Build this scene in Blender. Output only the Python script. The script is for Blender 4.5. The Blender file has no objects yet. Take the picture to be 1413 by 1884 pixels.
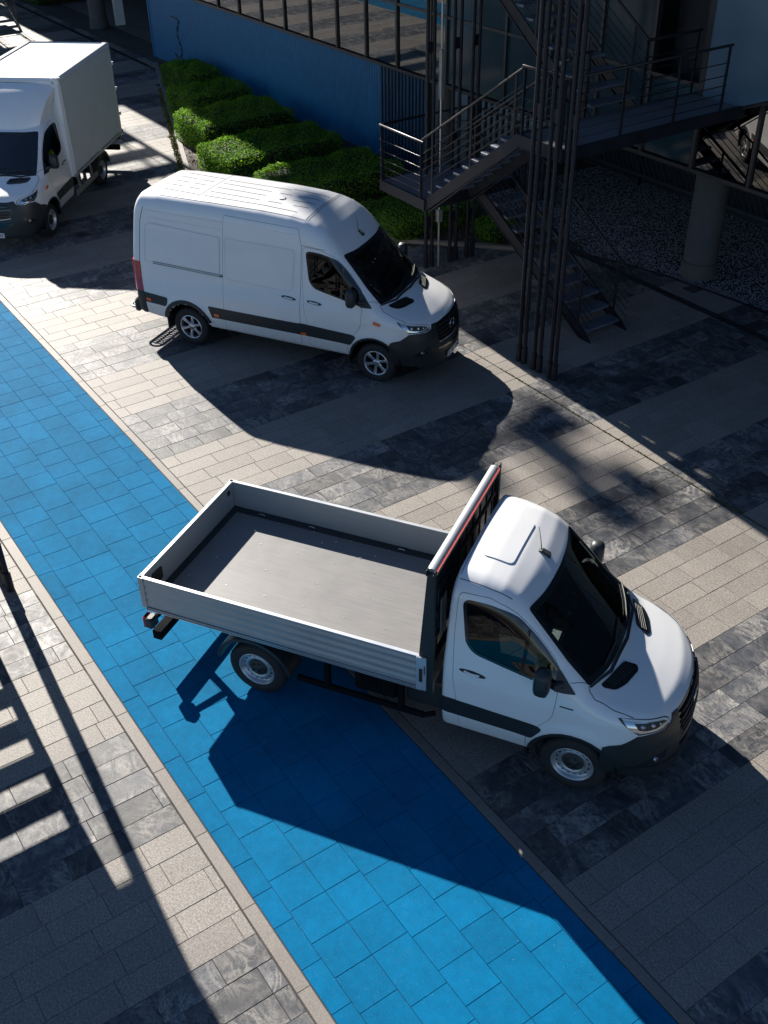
import bpy, math, random
import numpy as np
from mathutils import Vector, Matrix
from mathutils.geometry import delaunay_2d_cdt
sc = bpy.context.scene
COL = sc.collection
random.seed(7); RNG = np.random.default_rng(7)
R = math.radians

# ---------------------------------------------------------------- camera, sky, sun, exposure
# world axes: X runs along the plaza's blue path (away from the sun), Y towards the glass building
YAW = 0.9793158; PITCH = 0.62635; ROLL = -0.016774
F_ = Vector((0, math.cos(PITCH), -math.sin(PITCH))); R_ = Vector((1, 0, 0)); U_ = R_.cross(F_)
r2 = math.cos(ROLL)*R_ + math.sin(ROLL)*U_; u2 = -math.sin(ROLL)*R_ + math.cos(ROLL)*U_
M = Matrix((r2, u2, -F_)).transposed()
M = Matrix.Rotation(YAW, 3, 'Z') @ M
cam_d = bpy.data.cameras.new('camera'); cam = bpy.data.objects.new('camera', cam_d); COL.objects.link(cam)
cam.matrix_world = Matrix.Translation((0, 0, 8.8579)) @ M.to_4x4()
cam_d.sensor_fit = 'VERTICAL'; cam_d.sensor_height = 36; cam_d.lens = 36*1952.1/1884
cam_d.clip_end = 2000; sc.camera = cam

SUN = Vector((1.733, -0.128, -1.0)).normalized()
EL = math.asin(-SUN.z); AZ = math.atan2(-SUN.x, -SUN.y)
w = bpy.data.worlds.new('World'); sc.world = w; w.use_nodes = True
wn = w.node_tree; bg = wn.nodes['Background']
sky = wn.nodes.new('ShaderNodeTexSky'); sky.sky_type = 'NISHITA'; sky.sun_disc = False
sky.sun_elevation = EL; sky.sun_rotation = AZ; sky.air_density = 1.0; sky.dust_density = 0.0; sky.ozone_density = 5.0
wn.links.new(sky.outputs[0], bg.inputs[0]); bg.inputs[1].default_value = 0.05
sl = bpy.data.lights.new('sun', 'SUN'); sl.energy = 5.0; sl.angle = R(0.53); sl.color = (1.0, 0.94, 0.85)
so = bpy.data.objects.new('sun', sl); COL.objects.link(so)
so.rotation_euler = SUN.to_track_quat('-Z', 'Y').to_euler(); so.location = (-60, 5, 60)
sc.view_settings.view_transform = 'Standard'; sc.view_settings.look = 'None'
sc.view_settings.gamma = 1; sc.view_settings.exposure = 1.18; sc.view_settings.use_curve_mapping = False

# ---------------------------------------------------------------- materials
def new_mat(name):
    m = bpy.data.materials.new(name); m.use_nodes = True
    nt = m.node_tree; return m, nt, nt.nodes['Principled BSDF'], nt.nodes, nt.links
def plain(name, col, rough=.5, metal=0., coat=0., spec=.5, bump=0, bscale=200, var=.0):
    m, nt, b, N, L = new_mat(name)
    b.inputs['Base Color'].default_value = (*col, 1); b.inputs['Roughness'].default_value = rough
    b.inputs['Metallic'].default_value = metal; b.inputs['Coat Weight'].default_value = coat
    b.inputs['Coat Roughness'].default_value = .04; b.inputs['Specular IOR Level'].default_value = spec
    tc = N.new('ShaderNodeTexCoord')
    if bump:
        n = N.new('ShaderNodeTexNoise'); n.inputs['Scale'].default_value = bscale; n.inputs['Detail'].default_value = 3
        L.new(tc.outputs['Object'], n.inputs['Vector'])
        bp = N.new('ShaderNodeBump'); bp.inputs['Strength'].default_value = bump; bp.inputs['Distance'].default_value = .01
        L.new(n.outputs[0], bp.inputs['Height']); L.new(bp.outputs[0], b.inputs['Normal'])
    if var:
        n = N.new('ShaderNodeTexNoise'); n.inputs['Scale'].default_value = 3; n.inputs['Detail'].default_value = 6
        L.new(tc.outputs['Object'], n.inputs['Vector'])
        mr = N.new('ShaderNodeMapRange'); mr.inputs[1].default_value = .3; mr.inputs[2].default_value = .7
        mr.inputs[3].default_value = 1-var; mr.inputs[4].default_value = 1+var
        L.new(n.outputs[0], mr.inputs[0])
        mx = N.new('ShaderNodeMix'); mx.data_type = 'RGBA'; mx.blend_type = 'MULTIPLY'; mx.inputs[0].default_value = 1
        mx.inputs[6].default_value = (*col, 1); L.new(mr.outputs[0], mx.inputs[7]); L.new(mx.outputs[2], b.inputs['Base Color'])
        ad = N.new('ShaderNodeMath'); ad.operation = 'MULTIPLY'; ad.inputs[1].default_value = rough
        L.new(mr.outputs[0], ad.inputs[0]); L.new(ad.outputs[0], b.inputs['Roughness'])
    return m
def math_(N, L, op, a, b=None):
    n = N.new('ShaderNodeMath'); n.operation = op
    for i, v in enumerate((a, b)):
        if v is None: continue
        if isinstance(v, (int, float)): n.inputs[i].default_value = v
        else: L.new(v, n.inputs[i])
    return n.outputs[0]
def stone_nodes(N, L):
    """position shifted per tile + per-tile random"""
    g = N.new('ShaderNodeNewGeometry'); oi = N.new('ShaderNodeObjectInfo')
    at = N.new('ShaderNodeAttribute'); at.attribute_name = 'tr'
    rnd = math_(N, L, 'FRACT', math_(N, L, 'ADD', oi.outputs['Random'], at.outputs['Fac']))
    cb = N.new('ShaderNodeCombineXYZ'); L.new(math_(N, L, 'MULTIPLY', rnd, 91.), cb.inputs[0]); L.new(math_(N, L, 'MULTIPLY', rnd, 57.), cb.inputs[1])
    va = N.new('ShaderNodeVectorMath'); L.new(g.outputs['Position'], va.inputs[0]); L.new(cb.outputs[0], va.inputs[1])
    return rnd, va.outputs[0], g.outputs['Position']
def ramp(N, L, fac, stops):
    r = N.new('ShaderNodeValToRGB'); e = r.color_ramp.elements
    while len(e) < len(stops): e.new(.5)
    for i, (p, c) in enumerate(stops): e[i].position = p; e[i].color = (*c, 1)
    L.new(fac, r.inputs[0]); return r.outputs[0]
def noise(N, L, vec, scale, det=2, rough=.5, dist=0):
    n = N.new('ShaderNodeTexNoise'); n.inputs['Scale'].default_value = scale; n.inputs['Detail'].default_value = det
    n.inputs['Roughness'].default_value = rough; n.inputs['Distortion'].default_value = dist; L.new(vec, n.inputs['Vector']); return n.outputs[0]
def mul(N, L, a, b, typ='MULTIPLY', fac=1.):
    mx = N.new('ShaderNodeMix'); mx.data_type = 'RGBA'; mx.blend_type = typ
    if isinstance(fac, float): mx.inputs[0].default_value = fac
    else: L.new(fac, mx.inputs[0])
    for i, v in ((6, a), (7, b)):
        if isinstance(v, tuple): mx.inputs[i].default_value = (*v, 1)
        else: L.new(v, mx.inputs[i])
    return mx.outputs[2]
def rng_(N, L, v, a, b, lo, hi):
    mr = N.new('ShaderNodeMapRange'); L.new(v, mr.inputs[0])
    for i, q in zip((1, 2, 3, 4), (a, b, lo, hi)): mr.inputs[i].default_value = q
    return mr.outputs[0]
def bump(N, L, b, h, s, d=.01):
    bp = N.new('ShaderNodeBump'); bp.inputs['Strength'].default_value = s; bp.inputs['Distance'].default_value = d
    L.new(h, bp.inputs['Height']); L.new(bp.outputs[0], b.inputs['Normal'])

def granite(name, dark, light, joint=False):
    m, nt, b, N, L = new_mat(name)
    rnd, v, p = stone_nodes(N, L)
    n1 = noise(N, L, v, 46, 3, .75); n2 = noise(N, L, v, 120, 1, .5)
    c = ramp(N, L, math_(N, L, 'ADD', math_(N, L, 'MULTIPLY', n1, .65), math_(N, L, 'MULTIPLY', n2, .35)), [(.36, dark), (.5, tuple((a+b_)/2 for a, b_ in zip(dark, light))), (.62, light)])
    big = noise(N, L, p, .55, 5, .6)
    c = mul(N, L, c, rng_(N, L, big, .3, .7, .84, 1.10))
    c = mul(N, L, c, rng_(N, L, rnd, 0, 1, .90, 1.08))
    st = noise(N, L, p, 7, 5, .7); dk = noise(N, L, p, 1.7, 9, .72, 2.0); c = mul(N, L, c, rng_(N, L, dk, .60, .72, 1.0, .80)); sp_ = noise(N, L, p, 28, 2, .5, .5); c = mul(N, L, c, rng_(N, L, sp_, .70, .76, 1.0, .72))
    c = mul(N, L, c, rng_(N, L, st, .35, .65, .93, 1.04))
    L.new(c, b.inputs['Base Color']); b.inputs['Roughness'].default_value = .62
    b.inputs['Specular IOR Level'].default_value = .4
    bump(N, L, b, n1, .25, .004)
    return m
def slate(name):
    m, nt, b, N, L = new_mat(name)
    rnd, v, p = stone_nodes(N, L)
    mp = N.new('ShaderNodeMapping'); L.new(v, mp.inputs['Vector']); mp.inputs['Scale'].default_value = (1.0, 1.7, 1)
    cr = N.new('ShaderNodeCombineXYZ'); L.new(math_(N, L, 'MULTIPLY', rnd, 19.), cr.inputs[2]); L.new(cr.outputs[0], mp.inputs['Rotation'])
    q = mp.outputs[0]
    def ridge(scale, wd, dist, det):
        n = noise(N, L, q, scale, det, .58, dist); a = math_(N, L, 'ABSOLUTE', math_(N, L, 'SUBTRACT', n, .5)); return rng_(N, L, a, 0, wd, 1, 0)
    r1 = ridge(1.6, .085, 3.0, 6); r2 = ridge(4.2, .05, 2.4, 5); r3 = ridge(11, .05, 1.4, 3)
    n1 = noise(N, L, v, 4, 8, .68, 1.2); n2 = noise(N, L, v, 1.6, 3, .6, .8)
    vm = math_(N, L, 'ADD', math_(N, L, 'MULTIPLY', r1, .55), math_(N, L, 'ADD', math_(N, L, 'MULTIPLY', r2, .38), math_(N, L, 'MULTIPLY', r3, .16)))
    vm = math_(N, L, 'MULTIPLY', vm, rng_(N, L, n2, .40, .62, .12, 1.0)); vm = math_(N, L, 'MINIMUM', vm, .85)
    base = ramp(N, L, n1, [(.3, (.020, .024, .032)), (.5, (.046, .051, .062)), (.72, (.105, .103, .105))])
    c = mul(N, L, base, (.30, .28, .255), 'MIX', vm)
    c = mul(N, L, c, rng_(N, L, rnd, 0, 1, .68, 1.4))
    c = mul(N, L, c, rng_(N, L, noise(N, L, v, 60, 2), .35, .65, .86, 1.1))
    L.new(c, b.inputs['Base Color'])
    L.new(rng_(N, L, n1, .3, .7, .45, .65), b.inputs['Roughness']); b.inputs['Specular IOR Level'].default_value = .34
    bump(N, L, b, math_(N, L, 'ADD', n1, math_(N, L, 'MULTIPLY', r2, .1)), .28, .010)
    return m
def bluepave(name):
    m, nt, b, N, L = new_mat(name)
    rnd, v, p = stone_nodes(N, L)
    sp = noise(N, L, p, 95, 1, .5)
    big = noise(N, L, p, 1.3, 5, .6); st = noise(N, L, p, 9, 4, .65)
    c = mul(N, L, (.0, .104, .235), (.0, .148, .305), 'MIX', rng_(N, L, noise(N, L, p, 160, 2, .7), .4, .6, 0, 1))
    c = mul(N, L, c, rng_(N, L, big, .3, .7, .84, 1.14)); c = mul(N, L, c, rng_(N, L, rnd, 0, 1, .92, 1.07)); scf = noise(N, L, p, 3.3, 8, .75, 1.5); c = mul(N, L, c, (.03, .15, .23), 'MIX', rng_(N, L, scf, .58, .74, 0, .35)); c = mul(N, L, c, rng_(N, L, st, .35, .65, .92, 1.06))
    c = mul(N, L, c, (.35, .50, .60), 'MIX', rng_(N, L, sp, .73, .78, 0, .75))
    L.new(c, b.inputs['Base Color']); b.inputs['Roughness'].default_value = .8; b.inputs['Specular IOR Level'].default_value = .07
    bump(N, L, b, noise(N, L, p, 130, 2, .7), .3, .004)
    return m
def leafmat(name, c1, c2, em=0):
    m, nt, b, N, L = new_mat(name)
    at = N.new('ShaderNodeAttribute'); at.attribute_name = 'tr'
    c = mul(N, L, c1, c2, 'MIX', at.outputs['Fac']); L.new(c, b.inputs['Base Color'])
    b.inputs['Roughness'].default_value = .55; b.inputs['Specular IOR Level'].default_value = .15
    tl = N.new('ShaderNodeBsdfTranslucent'); L.new(mul(N, L, c, (1.0, 1.0, .45)), tl.inputs[0])
    mx = N.new('ShaderNodeMixShader'); mx.inputs[0].default_value = .5
    L.new(b.outputs[0], mx.inputs[1]); L.new(tl.outputs[0], mx.inputs[2]); L.new(mx.outputs[0], N['Material Output'].inputs[0])
    return m
def chipmat(name, c1, c2, rough=.8):
    m, nt, b, N, L = new_mat(name)
    at = N.new('ShaderNodeAttribute'); at.attribute_name = 'tr'
    L.new(mul(N, L, c1, c2, 'MIX', at.outputs['Fac']), b.inputs['Base Color']); b.inputs['Roughness'].default_value = rough
    return m
def glassmat(name, tint, refl=1.0, base=.04, rough=.015):
    m, nt, b, N, L = new_mat(name); N.remove(b)
    t = N.new('ShaderNodeBsdfTransparent'); t.inputs[0].default_value = (*tint, 1)
    g = N.new('ShaderNodeBsdfGlossy'); g.inputs[0].default_value = (refl, refl, refl, 1); g.inputs['Roughness'].default_value = rough
    fr = N.new('ShaderNodeFresnel'); fr.inputs[0].default_value = 1.55
    f = math_(N, L, 'ADD', fr.outputs[0], base); f = math_(N, L, 'MINIMUM', f, 1.)
    mx = N.new('ShaderNodeMixShader'); L.new(f, mx.inputs[0]); L.new(t.outputs[0], mx.inputs[1]); L.new(g.outputs[0], mx.inputs[2])
    L.new(mx.outputs[0], N['Material Output'].inputs[0]); return m
def carpaint(name, col):
    m, nt, b, N, L = new_mat(name)
    tc = N.new('ShaderNodeTexCoord'); n = noise(N, L, tc.outputs['Object'], 2.2, 5, .6)
    c = mul(N, L, col, rng_(N, L, n, .3, .7, .965, 1.0)); sx = N.new('ShaderNodeSeparateXYZ'); L.new(tc.outputs['Object'], sx.inputs[0]); dz = rng_(N, L, math_(N, L, 'ADD', sx.outputs[2], math_(N, L, 'MULTIPLY', noise(N, L, tc.outputs['Object'], 6, 6, .7), .35)), .60, .95, .35, 0); c = mul(N, L, c, (.42, .39, .35), 'MIX', dz); L.new(c, b.inputs['Base Color'])
    b.inputs['Roughness'].default_value = .38; b.inputs['Coat Weight'].default_value = 1; b.inputs['Coat Roughness'].default_value = .03
    n2 = noise(N, L, tc.outputs['Object'], 1.1, 2, .5)
    bp = N.new('ShaderNodeBump'); bp.inputs['Strength'].default_value = .06; bp.inputs['Distance'].default_value = .03
    L.new(n2, bp.inputs['Height']); L.new(bp.outputs[0], b.inputs['Coat Normal'])
    return m
def brushed(name, col, rough, metal, scl=(2, 200, 200)):
    m, nt, b, N, L = new_mat(name)
    tc = N.new('ShaderNodeTexCoord'); mp = N.new('ShaderNodeMapping'); mp.inputs['Scale'].default_value = scl
    L.new(tc.outputs['Object'], mp.inputs[0]); n = noise(N, L, mp.outputs[0], 1, 3, .6); n2 = noise(N, L, tc.outputs['Object'], 2.5, 6, .65)
    c = mul(N, L, col, rng_(N, L, n, .3, .7, .86, 1.12)); c = mul(N, L, c, rng_(N, L, n2, .3, .7, .95, 1.04))
    L.new(c, b.inputs['Base Color']); b.inputs['Metallic'].default_value = metal
    L.new(rng_(N, L, n2, .3, .7, rough*.92, rough*1.08), b.inputs['Roughness'])
    return m

M_ = dict(
    granite=granite('granite_tile', (.108, .097, .088), (.325, .293, .260)), slate=slate('slate_tile'), blue=bluepave('blue_coated_tile'),
    curb=granite('kerb_stone', (.150, .132, .118), (.235, .21, .188)), joint=plain('joint_soil', (.05, .045, .04), .95, bump=.6, bscale=60, var=.3),
    ground=granite('far_paving', (.15, .14, .13), (.24, .22, .2)),
    paint=carpaint('white_car_paint', (.80, .805, .81)), paint2=plain('box_white', (.66, .70, .70), .45, var=.03),
    black=plain('black_plastic', (.022, .026, .028), .48, bump=.12, bscale=300, var=.1), cladd=plain('dark_cladding', (.020, .026, .029), .42, var=.08),
    rubber=plain('tyre_rubber', (.018, .018, .02), .75, bump=.3, bscale=120, var=.15), gap=plain('shut_line', (.02, .02, .022), .9),
    chassis=plain('chassis_black', (.007, .008, .010), .9, var=.2, spec=.06), liner=plain('cabin_lining', (.03, .032, .036), .9), seat=plain('seat_fabric', (.05, .055, .06), .95, bump=.5, bscale=90),
    steel=brushed('silver_wheel_steel', (.55, .56, .58), .38, .75, (3, 3, 3)), alloy=brushed('alloy_wheel', (.66, .67, .69), .25, .85, (3, 3, 3)), chrome=plain('chrome', (.75, .77, .8), .08, 1),
    alu=brushed('anodised_aluminium', (.40, .435, .45), .42, .35), alui=brushed('aluminium_inside', (.34, .37, .385), .55, .2), alurail=plain('bright_aluminium', (.72, .74, .76), .3, .6, var=.05),
    floor=brushed('bed_floor_ply', (.175, .170, .168), .45, 0, (3, 90, 90)), rivet=plain('rivet', (.6, .6, .6), .3, .9),
    orange=plain('orange_lens', (.75, .13, .02), .25, coat=.6), red=plain('red_lens', (.42, .008, .012), .18, coat=1), redseal=plain('red_seal', (.42, .035, .02), .6), clear=plain('lamp_reflector', (.55, .58, .6), .12, .9),
    lampglass=glassmat('lamp_glass', (.92, .95, .97)), carglass=glassmat('car_glass', (.30, .43, .46)), sideglass=glassmat('side_glass', (.02, .035, .04), .6, .03), frit=plain('black_frit', (.012, .014, .016), .12, coat=.5),
    facglass=glassmat('facade_glass', (.05, .07, .08), .92, .10, .012), mull=plain('mullion_black', (.022, .022, .026), .4, var=.1),
    bluewall=plain('blue_corrugated_metal', (.004, .135, .285), .5, var=.12), bluebar=plain('dark_bar', (.015, .02, .03), .5),
    crease_shade=plain('crease_shade_grey', (.64, .66, .69), .4, coat=.5), steelblk=plain('painted_black_steel', (.009, .011, .018), .5, var=.25, spec=.3), fencegrey=plain('fence_grey', (.035, .055, .07), .6), tealglass=plain('blind_backed_glass', (.014, .036, .050), .12, var=.15), handrail=plain('handrail_steel', (.035, .032, .034), .35, .6, var=.2),  # first entry: grey that paints the shading of pressed panel edges
    tread=plain('stair_tread_steel', (.13, .145, .18), .5, .3, var=.2), grate=plain('grating_steel', (.20, .21, .25), .45, .5), concrete=plain('concrete_column', (.085, .085, .085), .8, bump=.2, bscale=40, var=.15),
    darkwall=plain('dark_soffit', (.02, .021, .024), .7, var=.2), panelb=plain('blue_grey_panel', (.08, .145, .205), .3, var=.06), tower=plain('tower_concrete', (.30, .29, .28), .8, var=.1),
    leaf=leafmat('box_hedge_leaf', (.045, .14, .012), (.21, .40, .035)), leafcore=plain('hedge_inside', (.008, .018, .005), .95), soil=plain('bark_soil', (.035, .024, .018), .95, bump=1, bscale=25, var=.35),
    chip=chipmat('bark_chip', (.03, .02, .015), (.13, .085, .06)), pebble=chipmat('grey_pebble', (.12, .125, .14), (.30, .31, .34), .8), moss=chipmat('joint_weeds', (.05, .06, .012), (.16, .15, .04)),
    plate=plain('plate_white', (.75, .76, .76), .35), plateblue=plain('plate_blue', (.01, .06, .4), .4), text=plain('plate_text', (.01, .01, .01), .5), drain=plain('drain_cast_iron', (.03, .03, .035), .6, .4, var=.2),
    silver=plain('conduit_galvanised', (.42, .43, .42), .4, .7, var=.1), white=plain('white_steel', (.7, .7, .68), .4),
)

# ---------------------------------------------------------------- mesh helpers
def link(name, me, mat, parent=None, smooth=None):
    if mat is not None and not me.materials: me.materials.append(mat if not isinstance(mat, str) else M_[mat])
    o = bpy.data.objects.new(name, me); COL.objects.link(o)
    if parent is not None: o.parent = parent
    return o
def mesh_np(name, V, Fc, smooth=False, tr=None):
    V = np.asarray(V, np.float32); Fc = np.asarray(Fc, np.int32); k = Fc.shape[1]
    me = bpy.data.meshes.new(name); me.vertices.add(len(V)); me.vertices.foreach_set('co', V.ravel())
    me.loops.add(Fc.size); me.loops.foreach_set('vertex_index', Fc.ravel()); me.polygons.add(len(Fc))
    me.polygons.foreach_set('loop_start', np.arange(0, Fc.size, k, dtype=np.int32)); me.polygons.foreach_set('loop_total', np.full(len(Fc), k, np.int32))
    me.polygons.foreach_set('use_smooth', np.full(len(Fc), smooth)); me.update(calc_edges=True)
    if tr is not None:
        a = me.attributes.new('tr', 'FLOAT', 'FACE'); a.data.foreach_set('value', np.asarray(tr, np.float32))
    me.validate(); return me
class MB:
    def __init__(s): s.v = []; s.f = []; s.sm = []
    def add(s, v, f, sm=False):
        o = len(s.v); s.v += [tuple(map(float, q)) for q in v]; s.f += [tuple(o+i for i in q) for q in f]; s.sm += [sm]*len(f); return s
    def box(s, x0, x1, y0, y1, z0, z1, rot=0, piv=None):
        v = [(x, y, z) for x in (x0, x1) for y in (y0, y1) for z in (z0, z1)]
        if rot:
            px, py = piv or ((x0+x1)/2, (y0+y1)/2); c, n = math.cos(rot), math.sin(rot)
            v = [(px+c*(x-px)-n*(y-py), py+n*(x-px)+c*(y-py), z) for x, y, z in v]
        return s.add(v, [(0, 1, 3, 2), (4, 6, 7, 5), (0, 4, 5, 1), (2, 3, 7, 6), (0, 2, 6, 4), (1, 5, 7, 3)])
    def bbox(s, x0, x1, y0, y1, z0, z1, b=.01):
        """box with bevelled vertical+top edges (chamfer)"""
        v = []; 
        for z, i in ((z0, b), (z0+b, 0), (z1-b, 0), (z1, b)):
            for x, y in ((x0+i+b, y0+i), (x1-i-b, y0+i), (x1-i, y0+i+b), (x1-i, y1-i-b), (x1-i-b, y1-i), (x0+i+b, y1-i), (x0+i, y1-i-b), (x0+i, y0+i+b)): v.append((x, y, z))
        f = [tuple(range(7, -1, -1)), tuple(range(24, 32))]
        for k in range(3):
            for i in range(8): j = (i+1) % 8; f.append((k*8+i, k*8+j, k*8+8+j, k*8+8+i))
        return s.add(v, f)
    def beam(s, a, b, w, h, up=(0, 0, 1)):
        a = Vector(a); b = Vector(b); d = (b-a).normalized(); u = Vector(up); x = d.cross(u)
        if x.length < 1e-4: x = d.cross(Vector((1, 0, 0)))
        x.normalize(); u = x.cross(d)
        v = [p+x*i*w/2+u*j*h/2 for p in (a, b) for i in (-1, 1) for j in (-1, 1)]
        return s.add(v, [(0, 1, 3, 2), (4, 6, 7, 5), (0, 4, 5, 1), (2, 3, 7, 6), (0, 2, 6, 4), (1, 5, 7, 3)])
    def tube(s, pts, r, n=8, cap=True):
        pts = [Vector(p) for p in pts]; rr = r if isinstance(r, (list, tuple)) else [r]*len(pts); v = []; px = None
        for i, p in enumerate(pts):
            d = (pts[min(i+1, len(pts)-1)]-pts[max(i-1, 0)]).normalized()
            x = d.cross(Vector((0, 0, 1))) if px is None else px-d*px.dot(d)
            if x.length < 1e-3: x = d.cross(Vector((1, 0, 0)))
            x.normalize(); px = x; y = d.cross(x)
            v += [p+(x*math.cos(2*math.pi*k/n)+y*math.sin(2*math.pi*k/n))*rr[i] for k in range(n)]
        f = []
        for i in range(len(pts)-1):
            for k in range(n): j = (k+1) % n; f.append((i*n+k, i*n+j, i*n+n+j, i*n+n+k))
        s.add(v, f, True)
        if cap: s.add([v[k] for k in range(n)], [tuple(range(n-1, -1, -1))]); s.add([v[len(v)-n+k] for k in range(n)], [tuple(range(n))])
        return s
    def prism(s, poly, h0, h1, axis='z'):
        """poly 2D extruded along axis"""
        P = {'z': lambda a, b, h: (a, b, h), 'y': lambda a, b, h: (a, h, b), 'x': lambda a, b, h: (h, a, b)}[axis]
        n = len(poly); v = [P(a, b, h0) for a, b in poly]+[P(a, b, h1) for a, b in poly]
        f = [tuple(range(n-1, -1, -1)), tuple(range(n, 2*n))]+[(i, (i+1) % n, n+(i+1) % n, n+i) for i in range(n)]
        return s.add(v, f)
    def lathe(s, prof, n, cx, cz, y0=0, sgn=1, full=True):
        """profile (r, y) about the y axis through (cx, cz)"""
        v = []; m = len(prof)
        for k in range(n):
            a = 2*math.pi*k/n
            v += [(cx+r*math.cos(a), y0+sgn*y, cz+r*math.sin(a)) for r, y in prof]
        f = [(k*m+i, k*m+i+1, ((k+1) % n)*m+i+1, ((k+1) % n)*m+i) for k in range(n) for i in range(m-1)]
        return s.add(v, f, True)
    def mesh(s, name):
        me = bpy.data.meshes.new(name); me.from_pydata(s.v, [], s.f); me.polygons.foreach_set('use_smooth', s.sm); me.update(); return me
    def build(s, name, mat, parent=None, label=None, kind=None, fix=True):
        me = s.mesh(name)
        if fix:
            import bmesh
            bm = bmesh.new(); bm.from_mesh(me); bmesh.ops.recalc_face_normals(bm, faces=bm.faces); bm.to_mesh(me); bm.free()
        o = link(name, me, mat, parent)
        if label: o['label'] = label
        if kind: o['kind'] = kind
        return o
def empty(name, loc, rz, label, cat, group=None):
    o = bpy.data.objects.new(name, None); COL.objects.link(o); o.location = loc; o.rotation_euler = (0, 0, rz); o.empty_display_size = .3
    o['label'] = label; o['category'] = cat
    if group: o['group'] = group
    return o
def tag(o, label=None, cat=None, group=None, kind=None):
    for k, v in (('label', label), ('category', cat), ('group', group), ('kind', kind)):
        if v: o[k] = v
    return o
def inpoly(pts, poly):
    pts = np.asarray(pts, float); x, y = pts[:, 0], pts[:, 1]; P = np.asarray(poly, float); r = np.zeros(len(x), bool); j = len(P)-1
    for i in range(len(P)):
        c = ((P[i, 1] > y) != (P[j, 1] > y)); den = (P[j, 1]-P[i, 1]) or 1e-12
        r ^= c & (x < (P[j, 0]-P[i, 0])*(y-P[i, 1])/den+P[i, 0]); j = i
    return r

# ---------------------------------------------------------------- vehicle body surface (an implicit solid that panels are laid on)
def smooth_table(pts, lo, hi, win, step=.01):
    x = np.arange(lo-1, hi+1, step); px, py = zip(*sorted(pts)); y = np.interp(x, px, py)
    a = (py[1]-py[0])/(px[1]-px[0]); b = (py[-1]-py[-2])/(px[-1]-px[-2])
    y = np.where(x < px[0], py[0]+a*(x-px[0]), y); y = np.where(x > px[-1], py[-1]+b*(x-px[-1]), y)
    n = max(3, int(win/step) | 1); k = np.hanning(n+2)[1:-1]; k /= k.sum()
    y = np.convolve(np.pad(y, n//2, mode='edge'), k, 'valid')
    return lambda q: np.interp(q, x, y)
def smax(a, b, k):
    h = np.maximum(k-np.abs(a-b), 0)/k
    return np.maximum(a, b)+h*h*k*.25
HOOD = [(1.06, .78), (1.0, .97), (.94, 1.06), (.82, 1.14), (.62, 1.215), (.42, 1.285), (.27, 1.355)]
TOPC = smooth_table(HOOD+[(.2, 1.42), (-.55, 2.10), (-.70, 2.20), (-.88, 2.275), (-1.1, 2.325), (-1.3, 2.345), (-1.5, 2.345)], -1.5, 1.1, .09)
TOPV = smooth_table(HOOD+[(.2, 1.42), (-.55, 2.10), (-.72, 2.27), (-.92, 2.43), (-1.12, 2.54), (-1.32, 2.60), (-1.6, 2.64), (-2.2, 2.67), (-3.2, 2.68), (-4.2, 2.67), (-4.55, 2.64), (-4.75, 2.55)], -4.8, 1.1, .09)
WID = smooth_table([(.2, .90), (.4, .945), (.6, .985), (.85, .995), (1.1, .992), (1.3, .975), (1.7, .935), (2.1, .885), (2.35, .845), (2.7, .79)], .2, 2.8, .2)
def make_F(van):
    TOP = TOPV if van else TOPC
    def F(x, y, z):
        x = np.asarray(x, float); y = np.asarray(y, float); z = np.asarray(z, float); ay = np.abs(y)
        lean = np.interp(z, [.2, .32, .62, .85, 1.1, 1.3], [.07, .0, 0, .03, .085, .2]); xn = x+lean
        t = np.clip((xn+.3)/1.32, 0, 1.0); fac = np.maximum(1-t**4.6, 0)**.45; w = WID(z)
        up = np.clip((z-1.25)/.3, 0, 1)*np.clip((x+1.2)/1.2, 0, 1); w = w-.07*up*up
        for ax in ((0, -3.665) if van else (0,)):
            r = np.hypot(x-ax, z-.36); w = w+.018*np.exp(-((np.clip(r, 0, 2)-.50)/.09)**2)*np.clip((z-.5)/.2, 0, 1)
        side = ay-w*fac+np.maximum(xn-1.02, 0)*3
        kk = .28*np.clip((x+1.0)/.8, 0, 1); zt = TOP(x+kk*y*y)-.035*y*y
        top = (z-zt)*np.interp(x, [-1, -.7, .15, .35], [1, .75, .75, 1])
        f = smax(side, top, np.interp(x, [-1.0, -.2, .3], [.26, .16, .13]))
        if van: f = smax(f, -4.765+np.clip(z-1.5, 0, 2)*.10-x, .16)
        else: f = smax(f, -1.42+np.clip(z-1.3, 0, 1)*.04-x, .05)
        return smax(f, np.interp(x, [-4.7, -4.3, -.4, .6, 1.0], [.50, .44, .40, .36, .26])-z, .05)
    return F
def grad(F, p):
    h = .006; x, y, z = p.T
    g = np.stack([F(x+h, y, z)-F(x-h, y, z), F(x, y+h, z)-F(x, y-h, z), F(x, y, z+h)-F(x, y, z-h)], 1)/(2*h)
    return g
def unit(g): return g/np.maximum(np.linalg.norm(g, axis=1), 1e-9)[:, None]
def bisect(F, a, b):
    """outside a -> inside b, first march to the surface then refine"""
    n = 60; lo = a.copy(); hi = b.copy(); found = np.zeros(len(a), bool)
    for k in range(1, n+1):
        q = a+(b-a)*k/n; ins = (F(*q.T) < 0) & ~found
        hi[ins] = q[ins]; lo[ins] = (a+(b-a)*(k-1)/n)[ins]; found |= ins
    for _ in range(16):
        m = (lo+hi)/2; ins = F(*m.T) < 0; hi[ins] = m[ins]; lo[~ins] = m[~ins]
    return (lo+hi)/2
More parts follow.
